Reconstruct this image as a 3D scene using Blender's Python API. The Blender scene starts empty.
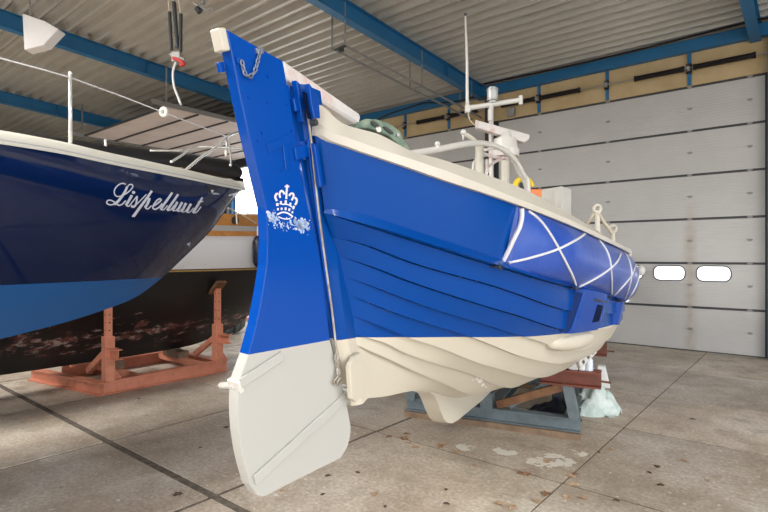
import bpy, math, random
import numpy as np
from mathutils import Vector, Matrix
from mathutils.bvhtree import BVHTree
random.seed(7)
C = bpy.context.scene.collection
# ------------------------------------------------------------------ camera frame -> hall frame
FPX, CX, CY, EYE = 522.0, 384.0, 256.0, 2.05
RX, RY = 0.7722, 0.6354                    # camera right in the hall frame
DX, DY = -0.6354, 0.7722                   # camera forward
def c2w(xc, d, z): return Vector((xc*RX + d*DX, xc*RY + d*DY, z))
def pxd(px, py, d): return c2w((px-CX)/FPX*d, d, EYE-(py-CY)/FPX*d)
CAMP = Vector((0, 0, EYE))
def ray(px, py): return (pxd(px, py, 1.0)-CAMP)
def on_plane(px, py, p, n):
    r = ray(px, py); k = (p-CAMP).dot(n)/r.dot(n)
    return CAMP + r*k
def on_floor(px, py): return on_plane(px, py, Vector((0, 0, 0)), Vector((0, 0, 1)))

# ------------------------------------------------------------------ materials
def mat(name, col, rough=.5, metal=0., coat=0., noise=None, bump=None, spec=.5, croug=.05):
    """noise=(scale, colour2, lo, hi, detail); bump=(scale, strength, dist)"""
    m = bpy.data.materials.new(name); m.use_nodes = True
    nt = m.node_tree; b = nt.nodes['Principled BSDF']
    b.inputs['Base Color'].default_value = (*col, 1); b.inputs['Roughness'].default_value = rough
    b.inputs['Metallic'].default_value = metal; b.inputs['Coat Weight'].default_value = coat
    b.inputs['Coat Roughness'].default_value = croug; b.inputs['Specular IOR Level'].default_value = spec
    tc = nt.nodes.new('ShaderNodeTexCoord')
    if noise:
        n = nt.nodes.new('ShaderNodeTexNoise'); n.inputs['Scale'].default_value = noise[0]
        n.inputs['Detail'].default_value = noise[4] if len(noise) > 4 else 6
        n.inputs['Roughness'].default_value = .65
        r = nt.nodes.new('ShaderNodeValToRGB')
        r.color_ramp.elements[0].position = noise[2]; r.color_ramp.elements[1].position = noise[3]
        r.color_ramp.elements[0].color = (*col, 1); r.color_ramp.elements[1].color = (*noise[1], 1)
        nt.links.new(tc.outputs['Object'], n.inputs['Vector']); nt.links.new(n.outputs['Fac'], r.inputs['Fac'])
        nt.links.new(r.outputs['Color'], b.inputs['Base Color'])
    if bump:
        n2 = nt.nodes.new('ShaderNodeTexNoise'); n2.inputs['Scale'].default_value = bump[0]; n2.inputs['Detail'].default_value = 4
        bp = nt.nodes.new('ShaderNodeBump'); bp.inputs['Strength'].default_value = bump[1]; bp.inputs['Distance'].default_value = bump[2]
        nt.links.new(tc.outputs['Object'], n2.inputs['Vector']); nt.links.new(n2.outputs['Fac'], bp.inputs['Height'])
        nt.links.new(bp.outputs['Normal'], b.inputs['Normal'])
    return m
def two_tone(name, top, bot, rough=.3, coat=.5, attr='paint', rbot=None, noise=.0, third=None, bumpy=0.):
    """paint line where the vertex attribute crosses zero; third=(level, colour) a band just above it"""
    m = mat(name, top, rough, 0, coat); nt = m.node_tree; b = nt.nodes['Principled BSDF']
    a = nt.nodes.new('ShaderNodeAttribute'); a.attribute_name = attr
    g = nt.nodes.new('ShaderNodeMath'); g.operation = 'GREATER_THAN'; g.inputs[1].default_value = 0
    nt.links.new(a.outputs['Fac'], g.inputs[0])
    mx = nt.nodes.new('ShaderNodeMix'); mx.data_type = 'RGBA'
    mx.inputs['A'].default_value = (*bot, 1); mx.inputs['B'].default_value = (*top, 1)
    nt.links.new(g.outputs[0], mx.inputs['Factor']); last = mx.outputs['Result']
    if third:
        g2 = nt.nodes.new('ShaderNodeMath'); g2.operation = 'GREATER_THAN'; g2.inputs[1].default_value = third[0]
        nt.links.new(a.outputs['Fac'], g2.inputs[0])
        m2 = nt.nodes.new('ShaderNodeMix'); m2.data_type = 'RGBA'; m2.inputs['B'].default_value = (*third[1], 1)
        nt.links.new(g2.outputs[0], m2.inputs['Factor']); nt.links.new(last, m2.inputs['A']); last = m2.outputs['Result']
    nt.links.new(last, b.inputs['Base Color'])
    if rbot is not None:
        rr = nt.nodes.new('ShaderNodeMapRange'); rr.inputs['To Min'].default_value = rbot; rr.inputs['To Max'].default_value = rough
        nt.links.new(g.outputs[0], rr.inputs['Value']); nt.links.new(rr.outputs['Result'], b.inputs['Roughness'])
        cr = nt.nodes.new('ShaderNodeMath'); cr.operation = 'MULTIPLY'; cr.inputs[1].default_value = coat
        nt.links.new(g.outputs[0], cr.inputs[0]); nt.links.new(cr.outputs[0], b.inputs['Coat Weight'])
    if bumpy:
        tc = nt.nodes.new('ShaderNodeTexCoord'); n2 = nt.nodes.new('ShaderNodeTexNoise'); n2.inputs['Scale'].default_value = 3.5; n2.inputs['Detail'].default_value = 2
        bp = nt.nodes.new('ShaderNodeBump'); bp.inputs['Strength'].default_value = bumpy; bp.inputs['Distance'].default_value = .02
        nt.links.new(tc.outputs['Object'], n2.inputs['Vector']); nt.links.new(n2.outputs['Fac'], bp.inputs['Height'])
        nt.links.new(bp.outputs['Normal'], b.inputs['Normal']); nt.links.new(bp.outputs['Normal'], b.inputs['Coat Normal'])
    return m

BLUE = (.0004, .056, .335); CREAM = (.54, .51, .44)
M = {}
M['hull'] = two_tone('lifeboat paint', (.0002, .052, .275), (.56, .52, .43), .2, .05, rbot=.42, bumpy=.12)
M['hull'].node_tree.nodes['Principled BSDF'].inputs['Specular IOR Level'].default_value = .16
M['rudder'] = two_tone('rudder paint', BLUE, (.43, .43, .405), .18, .06, rbot=.4, bumpy=.08)
M['rudder'].node_tree.nodes['Principled BSDF'].inputs['Specular IOR Level'].default_value = .3
M['blue'] = mat('blue gloss paint', BLUE, .22, 0, .0, spec=.25, bump=(5, .1, .01))
M['cream'] = mat('cream paint', CREAM, .4, noise=(3, (.50, .47, .40), .4, .7))
M['white'] = mat('white paint', (.58, .57, .535), .35)
M['pinkwhite'] = mat('weathered white and pink paint', (.64, .62, .60), .5, noise=(6, (.56, .33, .29), .5, .75))
M['fender'] = mat('blue canvas', (.003, .05, .33), .33, 0, .35, noise=(2.5, (.02, .08, .40), .3, .7), bump=(6, .3, .02), croug=.25)
M['rope'] = mat('white rope', (.62, .62, .65), .7, bump=(90, .5, .005))
M['oldrope'] = mat('hemp rope', (.55, .48, .38), .8, bump=(90, .5, .005))
M['recess_shade'] = mat('dark blue recess', (.0, .006, .035), .7, spec=.1)  # near-black standing in for shade inside the step pocket and bracket slot
M['chrome'] = mat('chain steel', (.25, .29, .36), .35, .8)
M['rustwire'] = mat('dull wire', (.33, .28, .22), .5, .4, noise=(14, (.5, .48, .44), .4, .6))
M['green'] = mat('mottled green moulding', (.05, .10, .07), .45, noise=(11, (.17, .23, .16), .42, .62))
M['wood'] = mat('bare timber', (.27, .185, .12), .65, noise=(7, (.16, .10, .065), .35, .7))
M['varnish'] = mat('varnished wood', (.62, .27, .05), .3, 0, .4, noise=(5, (.45, .17, .03), .35, .7))
M['navy'] = two_tone('navy gelcoat', (.003, .012, .058), (.012, .115, .36), .05, .2, rbot=.45, third=None, bumpy=.05)
M['navy'].node_tree.nodes['Principled BSDF'].inputs['Specular IOR Level'].default_value = .4
M['gelcoat'] = mat('off white gelcoat', (.66, .65, .58), .3)
M['grey_trim'] = mat('grey trim', (.42, .42, .42), .4)
M['black_trim'] = mat('black rubber', (.012, .012, .014), .5)
M['letter'] = mat('white vinyl lettering', (.62, .65, .72), .4)
M['steel'] = mat('stainless tube', (.72, .72, .71), .25, .6)
M['orange_steel'] = mat('salmon red steel paint', (.68, .27, .17), .55, noise=(6, (.52, .19, .11), .45, .75))
M['rust'] = mat('red brown steel', (.20, .055, .035), .6, noise=(5, (.11, .045, .03), .4, .7))
M['rustiron'] = mat('rusted angle iron', (.22, .11, .05), .75, noise=(9, (.12, .05, .025), .35, .7))
M['greyblue'] = mat('grey blue steel paint', (.15, .19, .21), .5, noise=(5, (.10, .125, .14), .4, .75))
M['beam'] = mat('blue roof steel', (.014, .15, .34), .45, noise=(2, (.016, .125, .28), .4, .7))
M['conc'] = None
M['leaf'] = mat('dry leaf', (.19, .10, .055), .8, noise=(30, (.32, .19, .11), .35, .7))
M['leaf2'] = mat('pale dry leaf', (.34, .22, .13), .8, noise=(30, (.48, .36, .25), .35, .7))
M['leaf3'] = mat('dark dry leaf', (.09, .055, .035), .8)
M['door'] = None
M['seam'] = mat('dark rubber seal', (.05, .05, .055), .6)
M['beige'] = mat('aged beige plywood', (.56, .43, .24), .7, noise=(1.2, (.44, .32, .16), .4, .72))
M['spring'] = mat('greasy black spring', (.012, .010, .012), .5, .3)
M['galv'] = mat('galvanised steel', (.33, .33, .32), .45, .5)
M['dark'] = mat('dark grey plastic', (.03, .035, .04), .5)
M['greyplastic'] = mat('dull grey green plastic', (.055, .065, .065), .55)
M['cloth'] = mat('pale green cloth', (.46, .56, .53), .9, noise=(8, (.62, .68, .66), .4, .6), bump=(14, .8, .03))
M['bluebag'] = mat('dark navy plastic bag', (.008, .012, .03), .3, bump=(10, .8, .03))
M['bluecap'] = mat('blue cap', (.02, .05, .55), .4)
M['clear'] = mat('milky clear plastic', (.62, .68, .78), .25)
M['foam'] = mat('white foam', (.85, .86, .85), .8)
M['yellow'] = mat('yellow plastic', (.85, .62, .02), .4)
M['orange'] = mat('orange plastic', (.8, .22, .05), .4)
M['red'] = mat('red plastic', (.55, .03, .03), .4)
M['glasslamp'] = mat('frosted lamp housing', (.40, .42, .43), .2)
M['lampshell'] = mat('white lamp shell', (.66, .67, .68), .45)

# ------------------------------------------------------------------ mesh builder (world coordinates)
class MB:
    def __init__(s): s.v = []; s.f = []; s.mi = []; s.a = {}
    def add(s, vs, fs, mi=0):
        o = len(s.v); s.v += [Vector(v) for v in vs]; s.f += [[i+o for i in f] for f in fs]; s.mi += [mi]*len(fs); return s
    def box(s, c, ax, ay, az, mi=0):
        c, ax, ay, az = Vector(c), Vector(ax), Vector(ay), Vector(az)
        vs = [c + ax*i + ay*j + az*k for i in (-1, 1) for j in (-1, 1) for k in (-1, 1)]
        fs = [(0,1,3,2),(4,6,7,5),(0,4,5,1),(2,3,7,6),(0,2,6,4),(1,5,7,3)]
        return s.add(vs, fs, mi)
    def abox(s, x0, x1, y0, y1, z0, z1, mi=0):
        return s.box(((x0+x1)/2, (y0+y1)/2, (z0+z1)/2), ((x1-x0)/2,0,0), (0,(y1-y0)/2,0), (0,0,(z1-z0)/2), mi)
    def beam(s, p0, p1, w, h, up=(0,0,1), mi=0):
        p0, p1 = Vector(p0), Vector(p1); d = p1-p0; dn = d.normalized(); sd = dn.cross(Vector(up)).normalized(); u = sd.cross(dn)
        return s.box((p0+p1)/2, d/2, sd*w/2, u*h/2, mi)
    def ibeam(s, p0, p1, w, h, t=.012, up=(0,0,1), mi=0):
        p0, p1 = Vector(p0), Vector(p1); dn = (p1-p0).normalized(); sd = dn.cross(Vector(up)).normalized(); u = sd.cross(dn)
        s.beam(p0, p1, t, h-2*t, up, mi); o = u*(h/2-t/2)
        s.beam(p0+o, p1+o, w, t, up, mi); s.beam(p0-o, p1-o, w, t, up, mi); return s
    def tube(s, pts, r, n=8, mi=0, closed=False):
        pts = [Vector(p) for p in pts]; N = len(pts); rings = []; prev = None
        for i, p in enumerate(pts):
            a = pts[(i-1) % N] if (closed or i > 0) else p; b = pts[(i+1) % N] if (closed or i < N-1) else p
            t = (b-a).normalized()
            if prev is None:
                prev = t.orthogonal().normalized()
            else:
                prev = (prev - t*prev.dot(t));
                prev = prev.normalized() if prev.length > 1e-6 else t.orthogonal().normalized()
            w = t.cross(prev); rr = r[i] if isinstance(r, (list, tuple)) else r
            rings.append([p + prev*rr*math.cos(2*math.pi*k/n) + w*rr*math.sin(2*math.pi*k/n) for k in range(n)])
        vs = [q for ring in rings for q in ring]; fs = []
        for i in range(N if closed else N-1):
            j = (i+1) % N
            for k in range(n): fs.append((i*n+k, i*n+(k+1) % n, j*n+(k+1) % n, j*n+k))
        if not closed: fs += [tuple(range(n-1, -1, -1)), tuple((N-1)*n+k for k in range(n))]
        return s.add(vs, fs, mi)
    def cyl(s, p0, p1, r0, r1=None, n=14, mi=0): return s.tube([p0, p1], [r0, r0 if r1 is None else r1], n, mi)
    def prism(s, poly, off, mi=0):
        n = len(poly); off = Vector(off); poly = [Vector(p) for p in poly]
        vs = poly + [p+off for p in poly]
        fs = [tuple(range(n)), tuple(range(2*n-1, n-1, -1))] + [(i, (i+1) % n + 0, (i+1) % n + n, i+n)[::-1] for i in range(n)]
        return s.add(vs, fs, mi)
    def grid(s, rows, mi=0, closed=False):
        n = len(rows[0]); vs = [p for r in rows for p in r]; fs = []
        for i in range(len(rows)-1):
            for k in range(n if closed else n-1):
                fs.append((i*n+k, i*n+(k+1) % n, (i+1)*n+(k+1) % n, (i+1)*n+k))
        return s.add(vs, fs, mi)
    def ball(s, c, r, n=10, sc=(1,1,1), mi=0):
        c = Vector(c); rows = []
        for i in range(n+1):
            th = math.pi*i/n
            rows.append([c + Vector((r*sc[0]*math.sin(th)*math.cos(2*math.pi*k/(n*2)), r*sc[1]*math.sin(th)*math.sin(2*math.pi*k/(n*2)), r*sc[2]*math.cos(th))) for k in range(n*2)])
        return s.grid(rows, mi, True)
    def build(s, name, mats, parent=None, smooth=False, bevel=0, attr=None):
        org = Vector((0, 0, 0))
        if parent is not None: org = ROOTLOC[parent]
        else: org = sum(s.v, Vector())/len(s.v)
        me = bpy.data.meshes.new(name); me.from_pydata([tuple(v-org) for v in s.v], [], s.f)
        if not isinstance(mats, (list, tuple)): mats = [mats]
        for m in mats: me.materials.append(M[m] if isinstance(m, str) else m)
        for p, i in zip(me.polygons, s.mi): p.material_index = i; p.use_smooth = bool(smooth)
        if attr:
            at = me.attributes.new('paint', 'FLOAT', 'POINT'); at.data.foreach_set('value', [attr(v) for v in s.v])
        me.update()
        import bmesh
        bm = bmesh.new(); bm.from_mesh(me); bmesh.ops.recalc_face_normals(bm, faces=bm.faces); bm.to_mesh(me); bm.free()
        if smooth == 'auto' or (smooth and smooth is not True):
            me.set_sharp_from_angle(angle=math.radians(smooth if not isinstance(smooth, str) else 35))
        o = bpy.data.objects.new(name, me); C.objects.link(o)
        if parent is not None: o.parent = parent
        else: o.location = org
        ROOTLOC[o] = org
        if bevel:
            b = o.modifiers.new('bevel', 'BEVEL'); b.width = bevel; b.segments = 2; b.limit_method = 'ANGLE'
        return o
ROOTLOC = {}
def root(name, loc, label, cat, group=None):
    o = bpy.data.objects.new(name, None); C.objects.link(o); o.location = loc; o.empty_display_size = .1
    ROOTLOC[o] = Vector(loc); return tag(o, label, cat, group)
def tag(o, label, cat, group=None):
    o['label'] = label; o['category'] = cat
    if group: o['group'] = group
    return o
def struct(o, label=None, cat=None):
    o['kind'] = 'structure'
    if label: o['label'] = label
    if cat: o['category'] = cat
    return o
def smooth_path(pts, n=6):
    pts = [Vector(p) for p in pts]
    if len(pts) < 3: return pts
    P = [pts[0]*2-pts[1]] + pts + [pts[-1]*2-pts[-2]]; out = []
    for i in range(1, len(P)-2):
        for k in range(n):
            t = k/n; a, b, c, d = P[i-1], P[i], P[i+1], P[i+2]
            out.append(.5*((2*b) + (c-a)*t + (2*a-5*b+4*c-d)*t*t + (3*b-a-3*c+d)*t**3))
    out.append(pts[-1]); return out
def pchip(xs, ys):
    xs = np.array(xs, float); ys = np.array(ys, float); o = np.argsort(xs); xs = xs[o]; ys = ys[o]
    h = np.diff(xs); dl = np.diff(ys)/h; n = len(xs); m = np.zeros(n)
    for i in range(1, n-1):
        if dl[i-1]*dl[i] > 0:
            w1 = 2*h[i]+h[i-1]; w2 = h[i]+2*h[i-1]; m[i] = (w1+w2)/(w1/dl[i-1]+w2/dl[i])
    m[0] = dl[0]; m[-1] = dl[-1]
    def f(x):
        x = min(max(x, xs[0]), xs[-1]); i = min(max(int(np.searchsorted(xs, x)-1), 0), n-2); t = (x-xs[i])/h[i]
        return float((2*t**3-3*t*t+1)*ys[i] + (t**3-2*t*t+t)*h[i]*m[i] + (-2*t**3+3*t*t)*ys[i+1] + (t**3-t*t)*h[i]*m[i+1])
    return f

# ================================================================== SETTING
WY = 12.94                                   # inner face of the door wall
def roofz(y): return 6.73 + .055*(WY-y)
# concrete floor of big slabs
def concrete():
    m = bpy.data.materials.new('concrete slabs'); m.use_nodes = True; nt = m.node_tree; b = nt.nodes['Principled BSDF']; L = nt.links.new
    tc = nt.nodes.new('ShaderNodeTexCoord')
    def noise(sc, det=6, ro=.6):
        n = nt.nodes.new('ShaderNodeTexNoise'); n.inputs['Scale'].default_value = sc; n.inputs['Detail'].default_value = det; n.inputs['Roughness'].default_value = ro
        L(geo.outputs['Position'], n.inputs['Vector']); return n.outputs['Fac']
    geo = nt.nodes.new('ShaderNodeNewGeometry')
    def ramp(fac, stops):
        r = nt.nodes.new('ShaderNodeValToRGB'); e = r.color_ramp.elements
        e[0].position, e[0].color = stops[0][0], (*stops[0][1], 1); e[1].position, e[1].color = stops[-1][0], (*stops[-1][1], 1)
        for p, c in stops[1:-1]: x = e.new(p); x.color = (*c, 1)
        L(fac, r.inputs['Fac']); return r.outputs['Color']
    def mix(f, a, bb, mode='MIX'):
        x = nt.nodes.new('ShaderNodeMix'); x.data_type = 'RGBA'; x.blend_type = mode
        if isinstance(f, float): x.inputs['Factor'].default_value = f
        else: L(f, x.inputs['Factor'])
        L(a, x.inputs['A'])
        if isinstance(bb, tuple): x.inputs['B'].default_value = (*bb, 1)
        else: L(bb, x.inputs['B'])
        return x.outputs['Result']
    base = ramp(noise(.9, 8, .65), [(.34, (.37, .30, .225)), (.5, (.52, .45, .37)), (.66, (.64, .59, .51))])
    att = nt.nodes.new('ShaderNodeAttribute'); att.attribute_name = 'paint'
    tint = ramp(att.outputs['Fac'], [(0., (.86, .86, .86)), (1., (1.1, 1.07, 1.04))])
    c = mix(1.0, base, tint, 'MULTIPLY')
    fine = ramp(noise(26, 4, .7), [(.35, (.72, .72, .72)), (.65, (1.16, 1.16, 1.16))])
    c = mix(1.0, c, fine, 'MULTIPLY')
    blot = ramp(noise(2.7, 7, .7), [(.50, (0, 0, 0)), (.68, (1, 1, 1))])
    c = mix(blot, c, (.33, .27, .21))
    speck = ramp(noise(19, 2, .5), [(.67, (0, 0, 0)), (.70, (.7, .7, .7))])
    c = mix(speck, c, (.72,.69,.63))
    # spilled white paint in one spot
    def spot(px, py, rad, sx=1.):
        p = on_floor(px, py); d = nt.nodes.new('ShaderNodeVectorMath'); d.operation = 'DISTANCE'; d.inputs[1].default_value = p
        L(geo.outputs['Position'], d.inputs[0]); mr = nt.nodes.new('ShaderNodeMapRange'); mr.inputs['From Min'].default_value = rad*.25; mr.inputs['From Max'].default_value = rad
        mr.inputs['To Min'].default_value = .72; mr.inputs['To Max'].default_value = .0; L(d.outputs['Value'], mr.inputs['Value'])
        return mr.outputs['Result']
    sm = None
    for a in ((555, 461, .42), (538, 462, .25), (466, 447, .22), (505, 451, .26), (578, 453, .2)):
        q = spot(*a)
        if sm is None: sm = q
        else:
            k = nt.nodes.new('ShaderNodeMath'); k.operation = 'MAXIMUM'; L(sm, k.inputs[0]); L(q, k.inputs[1]); sm = k.outputs[0]
    k = nt.nodes.new('ShaderNodeMath'); k.operation = 'MULTIPLY'; L(ramp(sm, [(.12, (0, 0, 0)), (.55, (1, 1, 1))]), k.inputs[0]); L(noise(6.5, 10, .7), k.inputs[1])
    c = mix(ramp(k.outputs[0], [(.455, (0, 0, 0)), (.48, (.9, .9, .9))]), c, (.78, .75, .68))
    L(c, b.inputs['Base Color'])
    r = nt.nodes.new('ShaderNodeMapRange'); L(noise(1.6, 5), r.inputs['Value']); r.inputs['To Min'].default_value = .28; r.inputs['To Max'].default_value = .85
    L(r.outputs['Result'], b.inputs['Roughness'])
    bp = nt.nodes.new('ShaderNodeBump'); bp.inputs['Strength'].default_value = .25; bp.inputs['Distance'].default_value = .02
    L(noise(20, 6, .7), bp.inputs['Height']); L(bp.outputs['Normal'], b.inputs['Normal'])
    return m
M['conc'] = concrete()
M['joint'] = mat('dirt filled joint', (.10, .08, .065), .9, noise=(12, (.2, .165, .13), .4, .7))
fl = MB()
ys = [(-9.6,.03),(-7.55,.03),(-5.5,.03),(-3.5,.03),(-1.5,.03),(.5,.03),(2.52,.085),(4.66,.03),(6.64,.03),(8.5,.03),(10.5,.03),(12.6,.03),(14.6,.03)]
xs = [(-6.03-2.08*i, .04) for i in range(10, -1, -1)] + [(-3.95, .05), (-1.75, .018)] + [(.3+2.06*i, .03) for i in range(5)]
rnd = random.Random(3); tints = []
for i in range(len(xs)-1):
    for j in range(len(ys)-1):
        x0 = xs[i][0]+xs[i][1]/2; x1 = xs[i+1][0]-xs[i+1][1]/2; y0 = ys[j][0]+ys[j][1]/2; y1 = ys[j+1][0]-ys[j+1][1]/2
        g = rnd.random()
        dz = rnd.uniform(-.002, .002)
        vs = [(x0,y0,dz),(x1,y0,dz),(x1,y1,dz),(x0,y1,dz),(x0,y0,-.05),(x1,y0,-.05),(x1,y1,-.05),(x0,y1,-.05)]
        fl.add(vs, [(0,1,2,3),(0,4,5,1),(1,5,6,2),(2,6,7,3),(3,7,4,0)]); tints += [g]*8
fl.abox(-27, 9, -10, 15, -.08, -.008, 1); tints += [.5]*8
it = iter(tints)
floor = struct(fl.build('floor', ['conc', 'joint'], attr=lambda v: next(it)), 'worn concrete slab floor with dirt filled joints', 'floor')
M['outground'] = mat('bright yard paving', (.5, .48, .46), .8, noise=(.6, (.42, .41, .4), .4, .6))
og = MB(); og.abox(-120, 100, 15, 160, -.12, -.02); og.abox(9.2, 100, -120, 15, -.12, -.02); og.abox(-120, 9.2, -120, -10.2, -.12, -.02)
struct(og.build('ground_outside', 'outground'), 'bright paved yard outside the open hall door', 'ground')

# corrugated roof
M['roof'] = mat('weathered roof sheet', (.61, .60, .555), .38, .35, noise=(.35, (.46, .455, .43), .35, .7), bump=(60, .05, .004))
ce = MB(); rows0 = []; pitch = .31; y = -10.0
prof = []
while y < WY+1.6:
    for dy, dz in ((0,.0),(.07,.0),(.095,.13),(.165,.13),(.175,.112),(.195,.112),(.205,.13),(.285,.13)):
        prof.append((y+dy, dz))
    y += pitch
rowsA = [[Vector((x, yy, roofz(yy)+dz)) for yy, dz in prof] for x in (-27, -20, -13.6, -7.1, -1, 9.2)]
ce.grid(rowsA)
rowsB = [[Vector((x, yy, roofz(yy)+.35)) for yy in (-10, WY+1.6)] for x in (-27, 9.2)]
ce.grid(rowsB)
struct(ce.build('ceiling', 'roof'), 'corrugated grey metal roof sheets seen from below', 'ceiling')

# roof beams (I sections) running toward the door wall
for i, x in enumerate((-19.5, -13.3, -7.09, -.9)):
    b = MB(); h = .36
    p0 = Vector((x, -9.8, roofz(-9.8)-h/2-.002)); p1 = Vector((x, WY-.02, roofz(WY)-h/2-.002))
    b.ibeam(p0, p1, .19, h, .014)
    for yy in (2, 6.5, 11):
        for sx in (-1, 1): b.box((x+sx*.05, yy, roofz(yy)-h/2), (.04,0,0), (0,.006,0), (0,0,h/2-.02))
    struct(b.build('roof_beam', 'beam'), ('blue steel roof beam beyond the open door', 'blue steel roof beam above the navy bow', 'blue steel roof beam above the lifeboat mast', 'blue steel roof beam at the picture edge over the door')[i], 'roof beam')
eb = MB(); eb.beam((-27, WY-.09, 6.555), (9, WY-.09, 6.555), .16, .25)
struct(eb.build('eaves_beam', 'beam'), 'blue steel eaves beam along the top of the door wall', 'roof beam')

# door wall: header band, piers, gaps
M['pier'] = mat('dark steel pier', (.035, .038, .042), .6)
wl = MB()
wl.abox(-13.1, 9, WY-.02, WY+.2, 5.73, 6.75, 0); wl.abox(-27, -13.1, WY-.02, WY+.2, 5.73, 6.75, 1)
for a, b_ in ((-13.25, -12.95), (-7.0, -6.62), (-.75, -.45)): wl.abox(a, b_, WY, WY+.2, 0, 5.73, 1)
wl.abox(-27, -19.35, WY, WY+.2, 0, 5.73, 1); wl.abox(5.3, 9, WY, WY+.2, 0, 5.73, 1)
struct(wl.build('wall_far', ['beige', 'pier']), 'door wall with beige header boards and dark piers', 'wall')
M['sidewall'] = mat('grey side wall sheet', (.12, .125, .13), .7)
sw = MB(); sw.abox(-27.2, -27, -10, 14.6, 0, 8.4)
struct(sw.build('wall_left', 'sidewall'), 'grey side wall of the hall', 'wall')
rw = MB(); rw.abox(9, 9.2, 10, 14.6, 0, 8.4); rw.abox(9, 9.2, -10, -8, 0, 8.4); rw.abox(9, 9.2, -8, 10, 4.6, 8.4)  # opening out of view, added and sized to let daylight in
struct(rw.build('wall_right', 'sidewall'), 'grey side wall with a wide unseen opening added for daylight', 'wall')
bwl = MB(); bwl.abox(-27.2, -1, -10.2, -10, 0, 8.4); bwl.abox(8, 9.2, -10.2, -10, 0, 8.4); bwl.abox(-1, 8, -10.2, -10, 4.6, 8.4)  # unseen opening added here to light the hall from behind
struct(bwl.build('wall_back', 'sidewall'), 'grey back wall with an unseen opening added for daylight', 'wall')
# blue door posts
for i, (x, w) in enumerate(((-18.78, .16), (-13.1, .2), (-6.82, .2), (-.6, .2))):
    b = MB(); b.ibeam((x, WY-.1, 0), (x, WY-.1, 6.43), w, .2, .014, up=(0, 1, 0))
    struct(b.build('door_post_column', 'beam' if i != 2 else 'pier'), ('blue post in the bright doorway', 'blue column beside the open door', 'dark column between the closed doors', 'blue column at the end of the door wall')[i], 'column')

# sectional doors
def door_mat():
    m = mat('grey door skin', (.56, .555, .54), .5, 0, 0, noise=(.7, (.50, .495, .48), .35, .7)); nt = m.node_tree; b = nt.nodes['Principled BSDF']
    g = nt.nodes.new('ShaderNodeNewGeometry'); s = nt.nodes.new('ShaderNodeSeparateXYZ'); nt.links.new(g.outputs['Position'], s.inputs[0])
    mu = nt.nodes.new('ShaderNodeMath'); mu.operation = 'MULTIPLY'; mu.inputs[1].default_value = 2*math.pi/.0595; nt.links.new(s.outputs['Z'], mu.inputs[0])
    si = nt.nodes.new('ShaderNodeMath'); si.operation = 'SINE'; nt.links.new(mu.outputs[0], si.inputs[0])
    mr = nt.nodes.new('ShaderNodeMapRange'); mr.inputs['From Min'].default_value = .75; mr.inputs['From Max'].default_value = 1; nt.links.new(si.outputs[0], mr.inputs['Value'])
    bp = nt.nodes.new('ShaderNodeBump'); bp.inputs['Strength'].default_value = .55; bp.inputs['Distance'].default_value = .007; bp.invert = True
    nt.links.new(mr.outputs['Result'], bp.inputs['Height']); nt.links.new(bp.outputs['Normal'], b.inputs['Normal'])
    # rust runs below the hinge lines
    ab = None
    for hx in (-2.07, -.4):
        q = nt.nodes.new('ShaderNodeMath'); q.operation = 'SUBTRACT'; q.inputs[1].default_value = hx; nt.links.new(s.outputs['X'], q.inputs[0])
        q2 = nt.nodes.new('ShaderNodeMath'); q2.operation = 'ABSOLUTE'; nt.links.new(q.outputs[0], q2.inputs[0])
        if ab is None: ab = q2.outputs[0]
        else:
            mn = nt.nodes.new('ShaderNodeMath'); mn.operation = 'MINIMUM'; nt.links.new(ab, mn.inputs[0]); nt.links.new(q2.outputs[0], mn.inputs[1]); ab = mn.outputs[0]
    r1 = nt.nodes.new('ShaderNodeMapRange'); r1.inputs['From Min'].default_value = .02; r1.inputs['From Max'].default_value = .16; r1.inputs['To Min'].default_value = .75; r1.inputs['To Max'].default_value = 0
    nt.links.new(ab, r1.inputs['Value'])
    r2 = nt.nodes.new('ShaderNodeMapRange'); r2.inputs['From Min'].default_value = 2.6; r2.inputs['From Max'].default_value = 3.4; r2.inputs['To Min'].default_value = 1; r2.inputs['To Max'].default_value = 0
    nt.links.new(s.outputs['Z'], r2.inputs['Value'])
    k = nt.nodes.new('ShaderNodeMath'); k.operation = 'MULTIPLY'; nt.links.new(r1.outputs['Result'], k.inputs[0]); nt.links.new(r2.outputs['Result'], k.inputs[1])
    n = nt.nodes.new('ShaderNodeTexNoise'); n.inputs['Scale'].default_value = 7; nt.links.new(g.outputs['Position'], n.inputs['Vector'])
    k2 = nt.nodes.new('ShaderNodeMath'); k2.operation = 'MULTIPLY'; nt.links.new(k.outputs[0], k2.inputs[0]); nt.links.new(n.outputs['Fac'], k2.inputs[1])
    mx = nt.nodes.new('ShaderNodeMix'); mx.data_type = 'RGBA'; mx.inputs['B'].default_value = (.34, .25, .16, 1)
    src = b.inputs['Base Color'].links[0].from_socket; nt.links.new(src, mx.inputs['A']); nt.links.new(k2.outputs[0], mx.inputs['Factor']); nt.links.new(mx.outputs['Result'], b.inputs['Base Color'])
    return m
M['door'] = door_mat()
M['pane'] = bpy.data.materials.new('window pane'); M['pane'].use_nodes = True
_b = M['pane'].node_tree.nodes['Principled BSDF']; _b.inputs['Transmission Weight'].default_value = 1; _b.inputs['Roughness'].default_value = .02; _b.inputs['IOR'].default_value = 1.02
_b.inputs['Base Color'].default_value = (.97, .98, 1, 1)
def rrect(cx, cz, hw, hh, r, n=6):
    out = []
    for q, (sx, sz) in enumerate(((1, 1), (-1, 1), (-1, -1), (1, -1))):
        for k in range(n+1):
            a = math.pi/2*q + math.pi/2*k/n
            out.append((cx + sx*(hw-r) + r*math.cos(a), cz + sz*(hh-r) + r*math.sin(a)))
    return out
SEC = .953
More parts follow.
